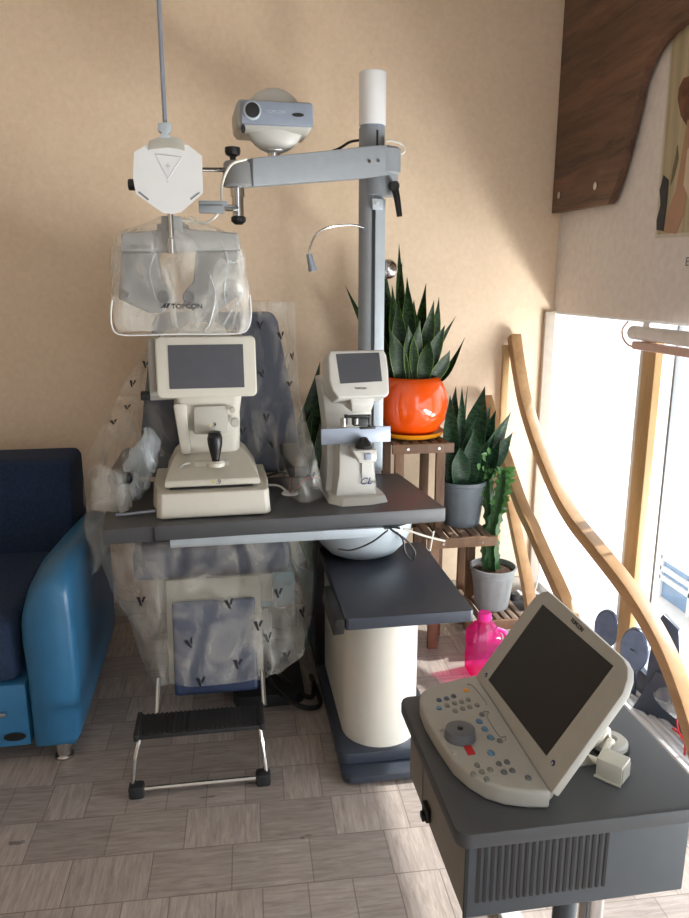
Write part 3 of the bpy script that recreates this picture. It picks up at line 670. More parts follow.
build('side_port', G(q).lathe([(.014, 0), (.013, .005)], TR((-.105, -.095, -.040), rx=90, rz=0) @ Matrix.Diagonal((.55, 1, 1, 1)), 20), M['black'], pj)
text('lettering', 'TOPCON', .014, M['greylight'], q @ TR((0.0, -.1125, .012), rx=90), pj)
g = G()
for i in range(11):
    a_ = R(205+13*i); c = Vector((.184+.088*math.cos(a_), 2.645, 2.022+.088*math.sin(a_)))
    g.box(-.004, .004, -.006, .004, -.006, .006, .001, X=TR(c, ry=-math.degrees(a_)+90))
build('vent_slots', g, M['rubber'], pj)
# ------------------------------------------------------------------ phoropter
ph = thing('phoropter', 'grey computerised phoropter hanging from the arm inside clear plastic hood', 'phoropter', (-.12, 2.35, 1.42))
PY = 2.32
def PP(l, y=PY): return [(aty(a_, b_, y).x, aty(a_, b_, y).z) for a_, b_ in l]
w1 = PP([(121, 252), (157, 252), (161, 282), (170, 290), (171, 303), (161, 313), (149, 313), (118, 299)])
w2 = PP([(196, 252), (238, 250), (240, 296), (215, 312), (196, 313), (184, 304), (184, 291), (193, 282)])
for w in (w1, w2): build('lens_housing', G().prism(w, PY, PY+.085, XA, .008, 3), M['phorop'], ph)
build('top_bar', G().prism(PP([(121, 233), (168, 229), (176, 228), (238, 233), (240, 250), (121, 251)]), PY-.004, PY+.09, XA, .007, 3), M['phorop2'], ph)
build('bar_groove', G().prism(PP([(121, 251), (240, 249.5), (240, 251), (121, 252.5)]), PY-.001, PY+.06, XA), M['inkgrey'], ph)
for u_, v_, r_ in ((164.5, 297, .019), (189, 297, .019), (126, 295, .011), (225, 296, .011)):
    c = aty(u_, v_, PY)
    build('eyepiece' if r_ > .015 else 'dial_cap', G(TR(c, rx=90)).lathe([(r_, -.004), (r_, .006), (r_*.75, .008), (r_*.7, .003), (.001, .003)], n=28), M['dialg'], ph)
c = aty(173, 243, PY)
build('hanger', G().box(c.x-.03, c.x+.03, PY-.01, PY+.07, c.z-.005, c.z+.075, .006).box(c.x-.045, c.x+.045, PY+.01, PY+.06, c.z+.03, c.z+.055, .005), M['phorop2'], ph)
c2 = aty(172, 250, PY-.03)
build('card_rod_holder', G().cyl((c2.x, PY-.02, c2.z), (c2.x, PY-.02, c2.z+.14), .008).cyl((c2.x, PY-.02, c2.z-.01), (c2.x, PY-.02, c2.z+.03), .014), M['chrome'], ph)
c = aty(140, 247, PY-.003)
text('lettering', 'TOPCON', .013, M['inkgrey'], FRONT((c.x, PY-.0048, c.z)), ph)
bc = build('bracket', G().box(-.065, .01, 2.34, 2.37, 1.70, 1.722, .004).box(-.065, .02, 2.345, 2.365, 1.722, 1.735, .003), M['grey'], ph)
build('cross_rod', G().cyl((-.05, 2.36, 1.715), (E_.x, E_.y-.0, aty(236, 208, E_.y).z), .0105).cyl((-.11, 2.36, aty(180, 169, 2.36).z), (E_.x-.01, E_.y, aty(232, 170, E_.y).z), .007), M['chrome'], ph)
build('rotation_knob', G().cyl((-.26, 2.32, 1.772), (-.235, 2.32, 1.772), .016, bev=.003), M['black'], ph)
build('knob_shaft', G().cyl((-.24, 2.325, 1.772), (-.14, 2.325, 1.77), .006), M['chrome'], ph)
# near card on its rod
nc = thing('near_vision_card', 'white eight sided near card clamped on a tall steel rod', 'test card', (-.14, 2.29, 1.70))
CY = 2.29
hexp = PP([(146, 145), (188, 145), (202, 156), (203, 193), (181, 212), (172, 214), (163, 213), (136, 194), (133, 178), (134, 152)], CY)
build('card', G().prism(hexp, CY, CY+.004, XA), M['whitep'], nc)
build('card_back', G().prism([(x*.97+(-.142)*.03, z) for x, z in PP([(146, 147), (188, 147), (200, 158), (201, 190), (172, 211), (138, 192), (136, 156)], CY)], CY+.004, CY+.02, XA, .003), M['greylight'], nc)
build('card_bracket', G().prism(PP([(148, 150), (149, 141), (160, 137), (176, 137), (184, 141), (185, 151), (178, 149), (167, 148), (156, 149)], CY), CY-.004, CY, XA, .0008), M['cream2'], nc)
build('clamp', G().prism(PP([(158, 123), (171, 123), (171, 131), (168, 134), (171, 138), (159, 138), (162, 133), (158, 131)], CY), CY-.008, CY+.022, XA, .002), M['greylight'], nc)
p = aty(165, 125, CY)
build('rod', G().cyl((p.x, CY+.008, p.z-.02), (p.x-.0, CY+.008, p.z+.48), .0062), M['steel'], nc)
g = G()
tp = PP([(155, 154), (182, 157), (168, 179)], CY)
for i in range(3):
    a_, b_ = tp[i], tp[(i+1) % 3]
    g.cyl((a_[0], CY-.0006, a_[1]), (b_[0], CY-.0006, b_[1]), .0008, n=6)
c = aty(168, 166, CY); g.box(c.x-.007, c.x+.007, CY-.001, CY, c.z-.001, c.z+.001).box(c.x-.001, c.x+.001, CY-.001, CY, c.z-.007, c.z+.007)
c = aty(167.5, 181.5, CY); g.box(c.x-.0015, c.x+.0015, CY-.001, CY, c.z-.0015, c.z+.0015)
build('printed_triangle', g, M['greylight'], nc)
g = G()
for l in ([(139, 191), (149, 199), (148, 200.5), (138, 192.5)], [(190, 199), (199, 192), (200, 193), (191, 200)]): g.prism(PP(l, CY), CY-.001, CY, XA)
build('card_slots', g, M['inkgrey'], nc)
# plastic hood
def hood():
    n = 76; out = []
    key = [(215, 160, 190), (222, 146, 206), (230, 120, 228), (240, 111, 240), (262, 108, 246), (290, 109, 249), (310, 111, 251), (325, 113, 250), (333, 117, 246)]
    N_ = 34
    for s_ in range(N_+1):
        v = 215+(333-215)*s_/N_
        for a_, b_ in zip(key, key[1:]):
            if a_[0] <= v <= b_[0]+1e-6: break
        t_ = (v-a_[0])/(b_[0]-a_[0]); xl = a_[1]+(b_[1]-a_[1])*t_; xr = a_[2]+(b_[2]-a_[2])*t_
        L_, R__ = aty(xl, v, PY), aty(xr, v, PY); z = (L_.z+R__.z)/2
        cx_ = (L_.x+R__.x)/2; rx = (R__.x-L_.x)/2; ry = min(.075, .03+.05*s_/8); cy_ = PY+.045
        r_ = []
        for k in range(n):
            th = 2*math.pi*k/n; c, s2 = math.cos(th), math.sin(th)
            x = math.copysign(abs(c)**.6, c); y = math.copysign(abs(s2)**.7, s2)
            wv = .008*noise.noise((c*5, s2*5+4, z*9))+.006*max(0, c)*math.sin(z*60+c*7)
            r_.append((cx_+x*(rx+wv*.5), cy_+y*(ry+wv*1.2), z))
        out.append(r_)
    g = G(); g.loft(out, caps=(False, False)); return g
hd_g = hood(); bv = BVHTree.FromBMesh(hd_g.bm)
hd_ = thing('plastic_hood', 'clear plastic dust hood with black lettering over the phoropter', 'plastic cover', (-.12, 2.36, 1.35))
c = aty(174, 307, PY-.03); hit = bv.ray_cast(Vector((c.x, 1.5, c.z)), Vector((0, 1, 0)))[0]; hy = min(v.co.y for v in hd_g.bm.verts if c.z-.03 < v.co.z < c.z+.03 and abs(v.co.x-c.x) < .1)-.002
build('film', hd_g, M['film2'], hd_, smooth=180)
build('hem', G().tube([(aty(u_, v_, PY-.012).x, PY-.014, aty(u_, v_, PY-.012).z) for u_, v_ in ((112, 300), (111, 318), (114, 331), (124, 335), (145, 335), (180, 334), (215, 334), (240, 333), (248, 328), (251, 316), (250, 295))], .0024, 6), M['whitep'], hd_)
for i, (pts_) in enumerate((((222, 240), (228, 262), (224, 290), (230, 318)), ((236, 244), (242, 268), (240, 296), (233, 325)), ((208, 270), (215, 295), (210, 322), (204, 331)), ((243, 256), (234, 262), (226, 259)), ((240, 300), (232, 310), (222, 328)), ((150, 228), (158, 245), (150, 270), (156, 300)))):
    P_ = [aty(u_, v_, PY-.03) for u_, v_ in pts_]; Q_ = []
    for v_ in P_:
        h_ = bv.ray_cast(Vector((v_.x, 1.5, v_.z)), Vector((0, 1, 0)))[0]; Q_.append(h_ if h_ else v_)
    build('crease', G().tube(Q_, .0035 if i < 5 else .002, 8, 6, taper=(.5, 1)), M['bagfilm'], hd_, smooth=180)
cc = aty(186, 306.5, hy); text('lettering', 'TOPCON', .0195, M['ink'], FRONT((cc.x+.003, hy, cc.z)), hd_, bold=.0003, sx=1.1)
c = aty(166.5, 306, hy)
build('printed_emblem', G().prism([(c.x-.018, c.z-.006), (c.x-.004, c.z+.008), (c.x+.0, c.z+.008), (c.x-.004, c.z-.006), (c.x-.008, c.z-.006), (c.x-.009, c.z-.001), (c.x-.013, c.z-.006)], hy-.0004, hy, XA)
      .prism([(c.x-.002, c.z-.006), (c.x+.003, c.z+.008), (c.x+.012, c.z+.008), (c.x+.003, c.z-.006)], hy-.0004, hy, XA), M['ink'], hd_)
# cables near the arm
def cable(pts, r, m, label, base=None):
    g = G().tube(pts, r, 8, 7); b_ = base or pts[0]
    return single('cable', g, M[m], label, 'cable', b_)
cable([tuple(E_+Vector((.03, -.05, .033))), tuple(E_+Vector((-.02, -.062, .012))), tuple(E_+Vector((-.05, -.07, -.05))), (.0, 2.40, 1.72), (-.04, 2.36, 1.675), (-.09, 2.335, 1.675), (-.125, 2.335, 1.68)], .0042, 'wcable', 'white cable looping from arm joint down to the phoropter top')
cable([tuple(aty(395, 156, 2.97)), tuple(aty(404, 152, 2.97)), tuple(aty(402, 145, 2.97)), tuple(aty(393, 141, 2.96)), tuple(aty(386, 141, 2.96))], .0045, 'wcable', 'short white cable loop right of the pole above the arm')
cable([tuple(aty(330, 152, 2.97)), tuple(aty(340, 148, 2.97)), tuple(aty(350, 142, 2.97)), tuple(aty(361, 140, 2.95))], .005, 'bcable', 'black cable curving behind the arm into the pole')
# ------------------------------------------------------------------ auto refractor
T = TR((-.062, 2.53, .7505), rz=1.5)
kr = thing('auto_refractor', 'cream auto refractor with screen and black joystick on the desk left side', 'refractor', (-.062, 2.53, .7505), 1.5)
def K(): return G(T)
bo = [(-.170, -.178), (.172, -.178), (.186, -.160), (.186, -.10), (.194, -.02), (.194, .20), (-.204, .20), (-.204, -.02), (-.186, -.10), (-.186, -.160)]
build('base', K().prism(bo, .004, .086, bev=.007, seg=3, top=[(a__*.97, b__*.95) for a__, b__ in bo]), M['cream'], kr)
build('base_gap', K().box(-.14, .13, -.125, .18, .088, .108), M['black'], kr)
build('base_foot', K().box(-.16, .16, -.15, .17, 0, .008), M['rubber'], kr)
build('stage', K().rects([(.096, -.150, .150, -.132, .17), (.102, -.156, .156, -.136, .17), (.118, -.154, .153, -.130, .17), (.168, -.128, .122, .0, .16), (.188, -.108, .100, .05, .15)], bev=.007), M['cream'], kr)
build('stage_ridge', K().prism([(-.075, -.10), (.07, -.10), (.055, .05), (-.06, .05)], .10, .160, bev=.006, top=[(-.058, -.045), (.056, -.045), (.045, .05), (-.05, .05)]), M['cream'], kr)
build('neck', K().rects([(.145, -.115, .10, .02, .18), (.17, -.11, .098, .02, .19), (.27, -.105, .10, .0, .20), (.32, -.11, .10, -.03, .20), (.40, -.12, .11, -.06, .2)], rad=.03, k=4), M['cream'], kr)
build('printer_door', K().box(-.055, .058, -.048, .03, .252, .345, .008).box(-.05, .053, -.055, -.03, .340, .349, .002), M['cream2'], kr)
build('neck_wing', K().rects([(.18, -.102, -.068, -.02, .15), (.36, -.12, -.075, -.05, .18)], bev=.012), M['cream'], kr)
build('head', K().rects([(.39, -.145, .12, -.07, .21), (.41, -.165, .13, -.09, .22), (.56, -.165, .13, -.09, .22), (.585, -.14, .11, -.07, .2)], bev=.015), M['cream2'], kr)
build('head_crown', K().rects([(.575, -.10, .08, -.085, .12), (.600, -.085, .06, -.08, .1), (.618, -.05, .03, -.06, .08)], bev=.008), M['cream'], kr)
S = T @ TR((-.005, -.105, .485), rx=-8)
mo = build('monitor', G(S @ TR(rx=90)).prism(rrect(-.158, .158, -.097, .097, .018), -.03, .012, bev=.006, seg=3), M['cream'], kr)
build('screen', G(S @ TR(rx=90)).prism(rrect(-.118, .118, -.068, .07, .002), .012, .0132), M['screen'], mo)
build('side_switch', K().cyl((.075, -.048, .335), (.075, -.062, .335), .010, bev=.002), M['cream2'], kr)
build('side_knob', K().cyl((.082, -.035, .290), (.082, -.050, .290), .016, bev=.003), M['cream2'], kr)
build('side_housing', K().box(-.190, -.160, -.07, .12, .39, .575, .010), M['putty'], kr)
build('chin_lever_mount', K().box(-.195, -.105, .0, .03, .365, .395, .006), M['putty'], kr)
build('chin_lever_knob', K().cyl((-.225, .015, .380), (-.192, .015, .380), .016, n=18, bev=.003), M['rubber'], kr)
js = build('joystick', K().lathe([(.012, .155), (.013, .175), (.019, .20), (.024, .225), (.025, .245), (.022, .258), (.018, .262), (.021, .266), (.008, .270)], TR((.012, -.075, 0)), 28), M['black'], kr)
build('joystick_collar', K().lathe([(.030, .150), (.030, .162), (.022, .170), (.013, .167)], TR((.012, -.075, 0)), 28), M['cream'], js)
build('lock_lever', K().tube([(-.115, -.055, .135), (-.095, -.06, .156), (-.075, -.05, .158)], .005), M['putty'], kr)
for q_, c_m, du, dz, s_ in ((0, 'inkyel', -.012, 0, 1), (1, 'inkgrey', -.004, -.004, 1), (2, 'ink', .008, 0, 1)):
    pass
text('emblem', '●', .010, M['inkyel'], T @ TR((-.0, -.1365, .110), rx=90), kr)
text('lettering', '.9', .022, M['ink'], T @ TR((.018, -.1365, .110), rx=90), kr)
text('emblem', '●', .008, M['inkyel'], T @ TR((-.004, -.0488, .285), rx=90), kr)
text('lettering', '.9', .020, M['ink'], T @ TR((.012, -.0488, .285), rx=90), kr)
cable([(-.375, 2.40, .762), (-.33, 2.41, .760), (-.25, 2.42, .763)], .005, 'steel', 'thin steel rod lying left of the refractor base')
# ------------------------------------------------------------------ lensmeter
T2 = TR((.434, 2.535, .7505), rz=4)
lm = thing('lensmeter', 'light grey lensmeter with tilted screen standing on the desk right side', 'lensmeter', (.434, 2.535, .7505), 4)
def K2(): return G(T2)
build('base', K2().prism([(-.108, -.075), (-.07, -.125), (.03, -.128), (.100, -.105), (.104, -.06), (.09, .14), (-.10, .14)], .0, .024, bev=.005, top=[(-.100, -.055), (-.06, -.105), (.03, -.108), (.092, -.088), (.095, -.05), (.085, .135), (-.095, .135)]), M['lensbody'], lm)
build('lower_body', K2().rects([(.022, -.082, .066, -.075, .12), (.10, -.066, .058, -.06, .12), (.19, -.062, .055, -.052, .12), (.215, -.06, .055, -.045, .12)], bev=.008), M['lensbody'], lm)
build('rear_body', K2().rects([(.02, -.104, .09, .0, .14), (.12, -.09, .085, .03, .145), (.25, -.088, .08, .05, .15), (.34, -.098, .08, .05, .16), (.42, -.108, .09, .03, .17)], bev=.012), M['lensbody'], lm)
build('seam', K2().box(.0135, .0145, -.0665, -.05, .03, .19), M['inkgrey'], lm)
build('lens_table', K2().prism([(-.128, -.06), (-.128, -.052), (.118, -.052), (.118, -.06)], .207, .262, bev=.001), M['steel'], lm)
nb = build('marking_housing', K2().rects([(.150, -.01, .048, -.125, -.04), (.165, -.016, .052, -.13, -.04), (.197, -.036, .052, -.125, -.04)], bev=.008), M['lensbody'], lm)
build('start_button', K2().box(.008, .030, -.1335, -.125, .163, .185, .002), M['bluegrey'], nb)
build('lens_rest', K2().lathe([(.030, .197), (.028, .212), (.018, .222), (.012, .232), (.006, .234)], TR((.014, -.09, 0)), 24), M['black'], lm)
g = K2()
g.box(-.045, .035, -.085, -.06, .30, .308, .002).box(-.02, .03, -.09, -.05, .272, .30, .003).cyl((-.045, -.075, .278), (-.045, -.075, .312), .006).cyl((.035, -.08, .268), (.035, -.08, .31), .006).box(.0, .055, -.095, -.08, .262, .270, .002)
build('lens_clamp', g, M['black'], lm)
build('clamp_pad', K2().cyl((-.052, -.07, .272), (-.052, -.07, .30), .011).cyl((-.012, -.09, .28), (-.012, -.09, .30), .007), M['chrome'], lm)
build('nose', K2().rects([(.318, -.025, .045, -.075, .04), (.345, -.03, .05, -.09, .05), (.40, -.035, .055, -.085, .06)], bev=.010), M['lensbody'], lm)
S2 = T2 @ TR((-.004, -.085, .459), rx=-18)
mo = build('monitor', G(S2 @ TR(rx=90)).prism([(-.078, -.090), (.088, -.090), (.098, -.080), (.101, .0), (.098, .05), (.090, .070), (-.095, .070), (-.102, .05), (-.104, -.03), (-.095, -.065)], -.10, .010, bev=.008, seg=3), M['lensbody'], lm)
build('screen', G(S2 @ TR(rx=90)).prism([(-.068, -.042), (.076, -.038), (.073, .060), (-.076, .058)], .010, .0113), M['screen2'], mo)
text('lettering', 'TOPCON', .0095, M['ink'], S2 @ TR((.0, -.0105, -.060), rx=90), lm)
text('lettering', 'CL', .036, M['inkblue'], T2 @ TR((.026, -.0735, .072), rx=98), lm, shear=.3)
text('lettering', '-300', .014, M['inkgrey'], T2 @ TR((.050, -.0725, .068), rx=98), lm)
# desk cables
cable([(.212, 2.60, .748), (.214, 2.61, .79), (.222, 2.63, .815), (.235, 2.66, .80)], .006, 'redlamp', 'dark red cable rising from the desk grommet')
cable([(.222, 2.602, .750), (.26, 2.65, .778), (.30, 2.69, .785), (.345, 2.72, .77), (.36, 2.74, .756)], .0035, 'red', 'thin red cable running to the lensmeter back')
cable([(.206, 2.605, .750), (.17, 2.64, .772), (.10, 2.68, .765), (.05, 2.72, .756)], .004, 'wcable', 'white cable from desk grommet towards the refractor')
cable([(.216, 2.596, .750), (.25, 2.615, .764), (.30, 2.64, .758), (.33, 2.66, .755)], .004, 'bcable', 'black cable from desk grommet towards the lensmeter')
cable([(.06, 2.70, .757), (.13, 2.73, .785), (.20, 2.72, .80), (.235, 2.70, .79)], .005, 'bcable', 'black cable behind the refractor next to the plastic sheet')
# under desk cables
pl = lambda l, y: [tuple(aty(a_, b_, y)) for a_, b_ in l]
cable([(.56, 2.33, .69)]+pl([(390, 528), (402, 538), (405, 552), (412, 560), (415, 552), (408, 542), (396, 532)], 2.33)[0:], .0035, 'bcable', 'black looped cable hanging under the right of the desk')
cable(pl([(388, 530), (372, 542), (352, 550), (338, 549)], 2.24), .003, 'bcable', 'thin black cable crossing the white housing under the desk')
cable(pl([(404, 529), (425, 536), (445, 541)], 2.36), .004, 'wcable', 'white cable poking right from under the desk')
cable(pl([(434, 531), (432, 540), (430, 551)], 2.45), .003, 'wcable', 'short white wire hanging below the right desk end')
cable([(.14, 2.75, .05), (.20, 2.72, .02), (.27, 2.75, .05), (.285, 2.80, .12)], .003, 'gcable', 'thin teal wire beside the white column base')
cable([(.10, 2.60, .055), (.14, 2.44, .05), (.22, 2.36, .03), (.29, 2.40, .012), (.28, 2.60, .012)], .009, 'bcable', 'thick black cable on the floor between chair and column')
cable([(.12, 2.66, .055), (.18, 2.50, .05), (.26, 2.44, .015), (.28, 2.52, .03)], .008, 'bcable', 'second black cable coiled beside the column base')
single('floor_box', G().box(.06, .27, 3.05, 3.22, 0, .10, .006), M['rubber'], 'dark box on the floor behind the examination chair', 'box', (.2, 3.0, 0))
single('storage_box', G().box(.08, .26, 3.06, 3.21, .101, .26, .006).box(.075, .265, 3.055, 3.215, .20, .22, .003), M['teal'], 'pale teal box stacked on the dark box behind the chair', 'box', (.2, 3.0, .101))
# ------------------------------------------------------------------ plant stand
ps = thing('plant_stand', 'stepped brown slatted wooden plant stand in the corner', 'plant stand', (.95, 2.95, 0))
def tier(x0, x1, y0, y1, z, front=True, splay=.03, ns=6):
    g = G(); w = (x1-x0-.006)/ns
    for i in range(ns): g.box(x0+i*w+.004, x0+(i+1)*w-.011, y0, y1, z-.016, z, .002)
    s_ = build('slatted_shelf', g, M['stand_wood'], ps)
    build('front_rail', G().box(x0-.004, x1+.004, y0-.018, y0, z-.042, z-.002, .002), M['stand_leg'], ps)
    build('back_rail', G().box(x0, x1, y1-.018, y1, z-.055, z-.017, .002), M['stand_leg'], ps)
    for x_ in (x0+.06, x1-.06): build('screw', G().cyl((x_, y0-.021, z-.022), (x_, y0-.018, z-.022), .006, n=12), M['chrome'], s_)
    if z > .2:
        for sx, xx in ((-1, x0+.03), (1, x1-.045)):
            for yy, dy in ((y0+(.012 if sx < 0 or z > .6 else .17), -.01), (y1-.03, .02)):
                g = G(); a_ = Vector((xx, yy, z-.043)); b_ = Vector((xx+sx*splay, yy+dy*.5, 0))
                g.loft([[(a_.x-.019, a_.y-.011, a_.z), (a_.x+.019, a_.y-.011, a_.z), (a_.x+.019, a_.y+.011, a_.z), (a_.x-.019, a_.y+.011, a_.z)],
                        [(b_.x-.019, b_.y-.011, 0), (b_.x+.019, b_.y-.011, 0), (b_.x+.019, b_.y+.011, 0), (b_.x-.019, b_.y+.011, 0)]], bev=.002)
                build('leg', g, M['stand_leg'], ps)
    else:
        for xx in (x0+.01, x1-.04):
            for yy in (y0+.01, y1-.04): build('leg', G().box(xx, xx+.03, yy, yy+.03, 0, z-.043), M['stand_leg'], ps)
tier(.655, .905, 2.88, 3.17, .862, splay=.0)
tier(.780, 1.065, 2.76, 3.07, .492, splay=.0)
tier(.985, 1.20, 2.685, 3.0, .152)
# ------------------------------------------------------------------ plants
def blade(g, base, tip, w, bend=(0, 0, 0), tw=0, face=None, fold=.25, n=10, p=.9):
    """tapered fleshy leaf with thickness and UVs; base & tip world points"""
    bm = g.bm; uvl = bm.loops.layers.uv.get('UVMap') or bm.loops.layers.uv.new('UVMap')
    B_, T_ = Vector(base), Vector(tip); bd_ = Vector(bend); rows = []
    f0 = Vector(face or (.15, -1, .1)).normalized()
    for i in range(n+1):
        t = i/n; c = B_.lerp(T_, t)+bd_*math.sin(math.pi*t)
        d = (T_-B_).normalized(); side = d.cross(f0).normalized()
        side = (Matrix.Rotation(R(tw)*t, 3, d) @ side); nn = side.cross(d).normalized()
        ww = w*(.45+.55*math.sin(math.pi*min(1, t*.9+.12))**p)*(1 if t < .6 else max(.02, 1-((t-.6)/.4)**1.8))
        th = .0035*(1-t*.6)
        row = []
        for k, (u, hh_) in enumerate(((-1, .0), (-.5, fold*.6), (0, fold), (.5, fold*.6), (1, .0))):
            row.append(c+side*u*ww/2+(-nn)*hh_*ww/2)
        back = [v-nn*th*(1 if 0 < k < 4 else 0) for k, v in enumerate(row)]
        rows.append(([bm.verts.new(v) for v in row], [bm.verts.new(v) for v in back]))
    def quad(vs, us):
        try: f = bm.faces.new(vs)
        except ValueError: return
        for l, u in zip(f.loops, us): l[uvl].uv = u
    for i in range(n):
        (a, a2), (c, c2) = rows[i], rows[i+1]; v0, v1 = i/n, (i+1)/n
        for k in range(4):
            u0, u1 = k/4, (k+1)/4
            quad((a[k], a[k+1], c[k+1], c[k]), ((u0, v0), (u1, v0), (u1, v1), (u0, v1)))
            quad((a2[k+1], a2[k], c2[k], c2[k+1]), ((u1, v0), (u0, v0), (u0, v1), (u1, v1)))
        quad((a[0], c[0], c2[0], a2[0]), ((0, v0), (0, v1), (0, v1), (0, v0)))
        quad((a[4], a2[4], c2[4], c[4]), ((1, v0), (1, v0), (1, v1), (1, v1)))
# orange pot
op = thing('potted_snake_plant', 'tall snake plant in glossy orange pot on the top shelf', 'plant', (.765, 3.02, .863))
OC = (.765, 3.02)
build('saucer', G().lathe([(.01, .864), (.10, .864), (.130, .872), (.143, .890), (.138, .892), (.118, .876), (.01, .874)], TR((OC[0], OC[1], 0)), 48), M['saucer'], op)
build('pot', G().lathe([(.01, .877), (.085, .877), (.12, .90), (.148, .95), (.155, 1.0), (.150, 1.05), (.130, 1.095), (.112, 1.115), (.104, 1.118), (.098, 1.112), (.10, 1.095), (.01, 1.09)], TR((OC[0], OC[1], 0)), 56), M['orange'], op, smooth=60)
build('soil', G().lathe([(.10, 1.09), (.06, 1.096), (.001, 1.098)], TR((OC[0], OC[1], 0)), 32), M['soil'], op)
g = G()
lv = [(399, 243, .03, -.02, .05), (407, 277, .042, -.01, -.02), (402, 262, .04, -.03, .02), (426, 283, .038, .02, .02), (434, 300, .04, .03, .0), (439, 297, .036, .045, .03), (445, 325, .045, .05, -.03), (456, 316, .018, .055, .03),
      (465, 337, .024, .06, -.02), (345, 285, .026, -.04, .05), (392, 285, .05, -.05, .0), (385, 265, .04, -.055, .03), (390, 330, .05, -.05, -.05), (414, 300, .045, 0, .0), (420, 320, .045, .02, -.05), (450, 350, .04, .06, -.04), (376, 300, .04, -.06, .02),
      (430, 340, .045, .03, -.06), (408, 325, .045, -.01, -.06), (370, 310, .035, -.07, 0), (398, 300, .045, -.03, -.02)]
for i, (u_, v_, w_, bx_, by_) in enumerate(lv):
    tip = aty(u_, v_, 3.02+by_*1.2)
    be = (random.uniform(-.015, .015), random.uniform(-.01, .01), 0)
    if (u_, v_) == (465, 337): be = (.0, 0, -.055)
    if (u_, v_) == (345, 285): be = (-.0, 0, -.03)
    blade(g, (OC[0]+bx_, 3.02+by_, 1.09), tip, w_*1.45, be, random.uniform(-50, 50), (random.uniform(-.5, .5), -1, .1))
build('foliage', g, M['leaf'], op, smooth=60)
# grey pot snake plant
def pot(c, z, r0, r1, h, m, par, ribs=True):
    n = 60; rs = []
    for rr_, zz in ((r0, 0), (r0+(r1-r0)*.75, h*.78), (r1*.97, h*.80), (r1*.98, h*.9)):
        rs.append([((rr_*(1+(.012 if (k % 5 == 0 and ribs and zz < h*.79) else 0)))*math.cos(2*math.pi*k/n), (rr_*(1+(.012 if (k % 5 == 0 and ribs and zz < h*.79) else 0)))*math.sin(2*math.pi*k/n), zz) for k in range(n)])
    for rr_, zz in ((r1*1.05, h*.92), (r1*1.06, h), (r1*.99, h), (r1*.95, h*.85), (.002, h*.85)):
        rs.append([(rr_*math.cos(2*math.pi*k/n), rr_*math.sin(2*math.pi*k/n), zz) for k in range(n)])
    p_ = build('pot', G().loft(rs, TR((c[0], c[1], z))), m, par, smooth=30)
    build('soil', G().lathe([(r1*.95, h*.87), (r1*.5, h*.895), (.002, h*.9)], TR((c[0], c[1], z)), 32), M['soil'], par)
gp = thing('potted_snake_plant', 'dark snake plant in a grey plastic pot on the middle shelf', 'plant', (.975, 2.93, .4925))
pot((.975, 2.93), .4925, .075, .096, .195, M['potgrey'], gp)
g = G(); PC = Vector((.975, 2.93, .66))
for u_, v_, w_, bx_, by_ in [(456, 386, .05, -.05, .02), (450, 395, .05, -.065, 0), (461, 400, .04, -.03, .03), (462, 386, .03, -.03, 0), (468, 386, .025, -.01, .04), (485, 386, .075, .01, 0), (491, 404, .05, .03, .03), (496, 410, .055, .04, 0), (511, 412, .065, .05, -.01),
    (513, 432, .055, .05, -.03), (460, 447, .06, -.03, -.06), (447, 420, .05, -.06, .02), (478, 415, .06, 0, -.03), (500, 440, .045, .05, -.05), (452, 440, .045, -.05, -.04), (440, 455, .04, -.06, -.02), (488, 440, .05, .03, -.05), (474, 430, .055, 0, -.05)]:
    blade(g, (PC.x+bx_, PC.y+by_, PC.z), aty(u_, v_, PC.y+by_*1.2), w_*1.4, (random.uniform(-.01, .01), 0, 0), random.uniform(-40, 40), (random.uniform(-.5, .5), -1, .15))
build('foliage', g, M['leaf2'], gp, smooth=60)
# small pot with ribbed cactus
cp = thing('potted_cactus', 'leafy ribbed cactus in pale grey pot on the lowest shelf', 'plant', (1.09, 2.82, .1525))
pot((1.085, 2.82), .1525, .070, .093, .180, M['potlight'], cp)
def cstem(g, pts, r):
    P = [Vector(p) for p in pts]; Q = [P[0]*2-P[1]]+P+[P[-1]*2-P[-2]]; o = []
    for i in range(1, len(Q)-2):
        for j in range(8):
            t = j/8; a_, b_, c, d_ = Q[i-1], Q[i], Q[i+1], Q[i+2]
            o.append(.5*((2*b_)+(-a_+c)*t+(2*a_-5*b_+4*c-d_)*t*t+(-a_+3*b_-3*c+d_)*t**3))
    rs = []
    for i, p in enumerate(o):
        d_ = (o[min(i+1, len(o)-1)]-o[max(i-1, 0)]).normalized(); e1 = Vector((1, 0, 0)); e1 = (e1-d_*e1.dot(d_)).normalized(); e2 = d_.cross(e1)
        sc = min(1, (len(o)-i)/5+.15)*(.9+.2*(i % 3 == 0)); rr_ = []
        for k in range(12):
            q_ = (1.35 if k % 3 == 0 else .55)*r*sc*(1.15 if (k % 3 == 0 and i % 3 == 0) else 1)
            rr_.append(tuple(p+e1*q_*math.cos(2*math.pi*k/12)+e2*q_*math.sin(2*math.pi*k/12)))
        rs.append(rr_)
    g.loft(rs)
    return o
g = G(); b0 = (1.085, 2.82, .31)
main = cstem(g, [b0]+[tuple(aty(u_, v_, 2.82)) for u_, v_ in ((492, 535), (499, 505), (503, 482), (504, 468))], .022)
cstem(g, [(1.06, 2.83, .31)]+[tuple(aty(u_, v_, 2.84)) for u_, v_ in ((485, 545), (481, 537))], .015)
cstem(g, [(1.10, 2.85, .31)]+[tuple(aty(u_, v_, 2.88)) for u_, v_ in ((490, 520), (488, 490), (487, 462))], .018)
build('stem', g, M['cactus'], cp, smooth=30)
g = G()
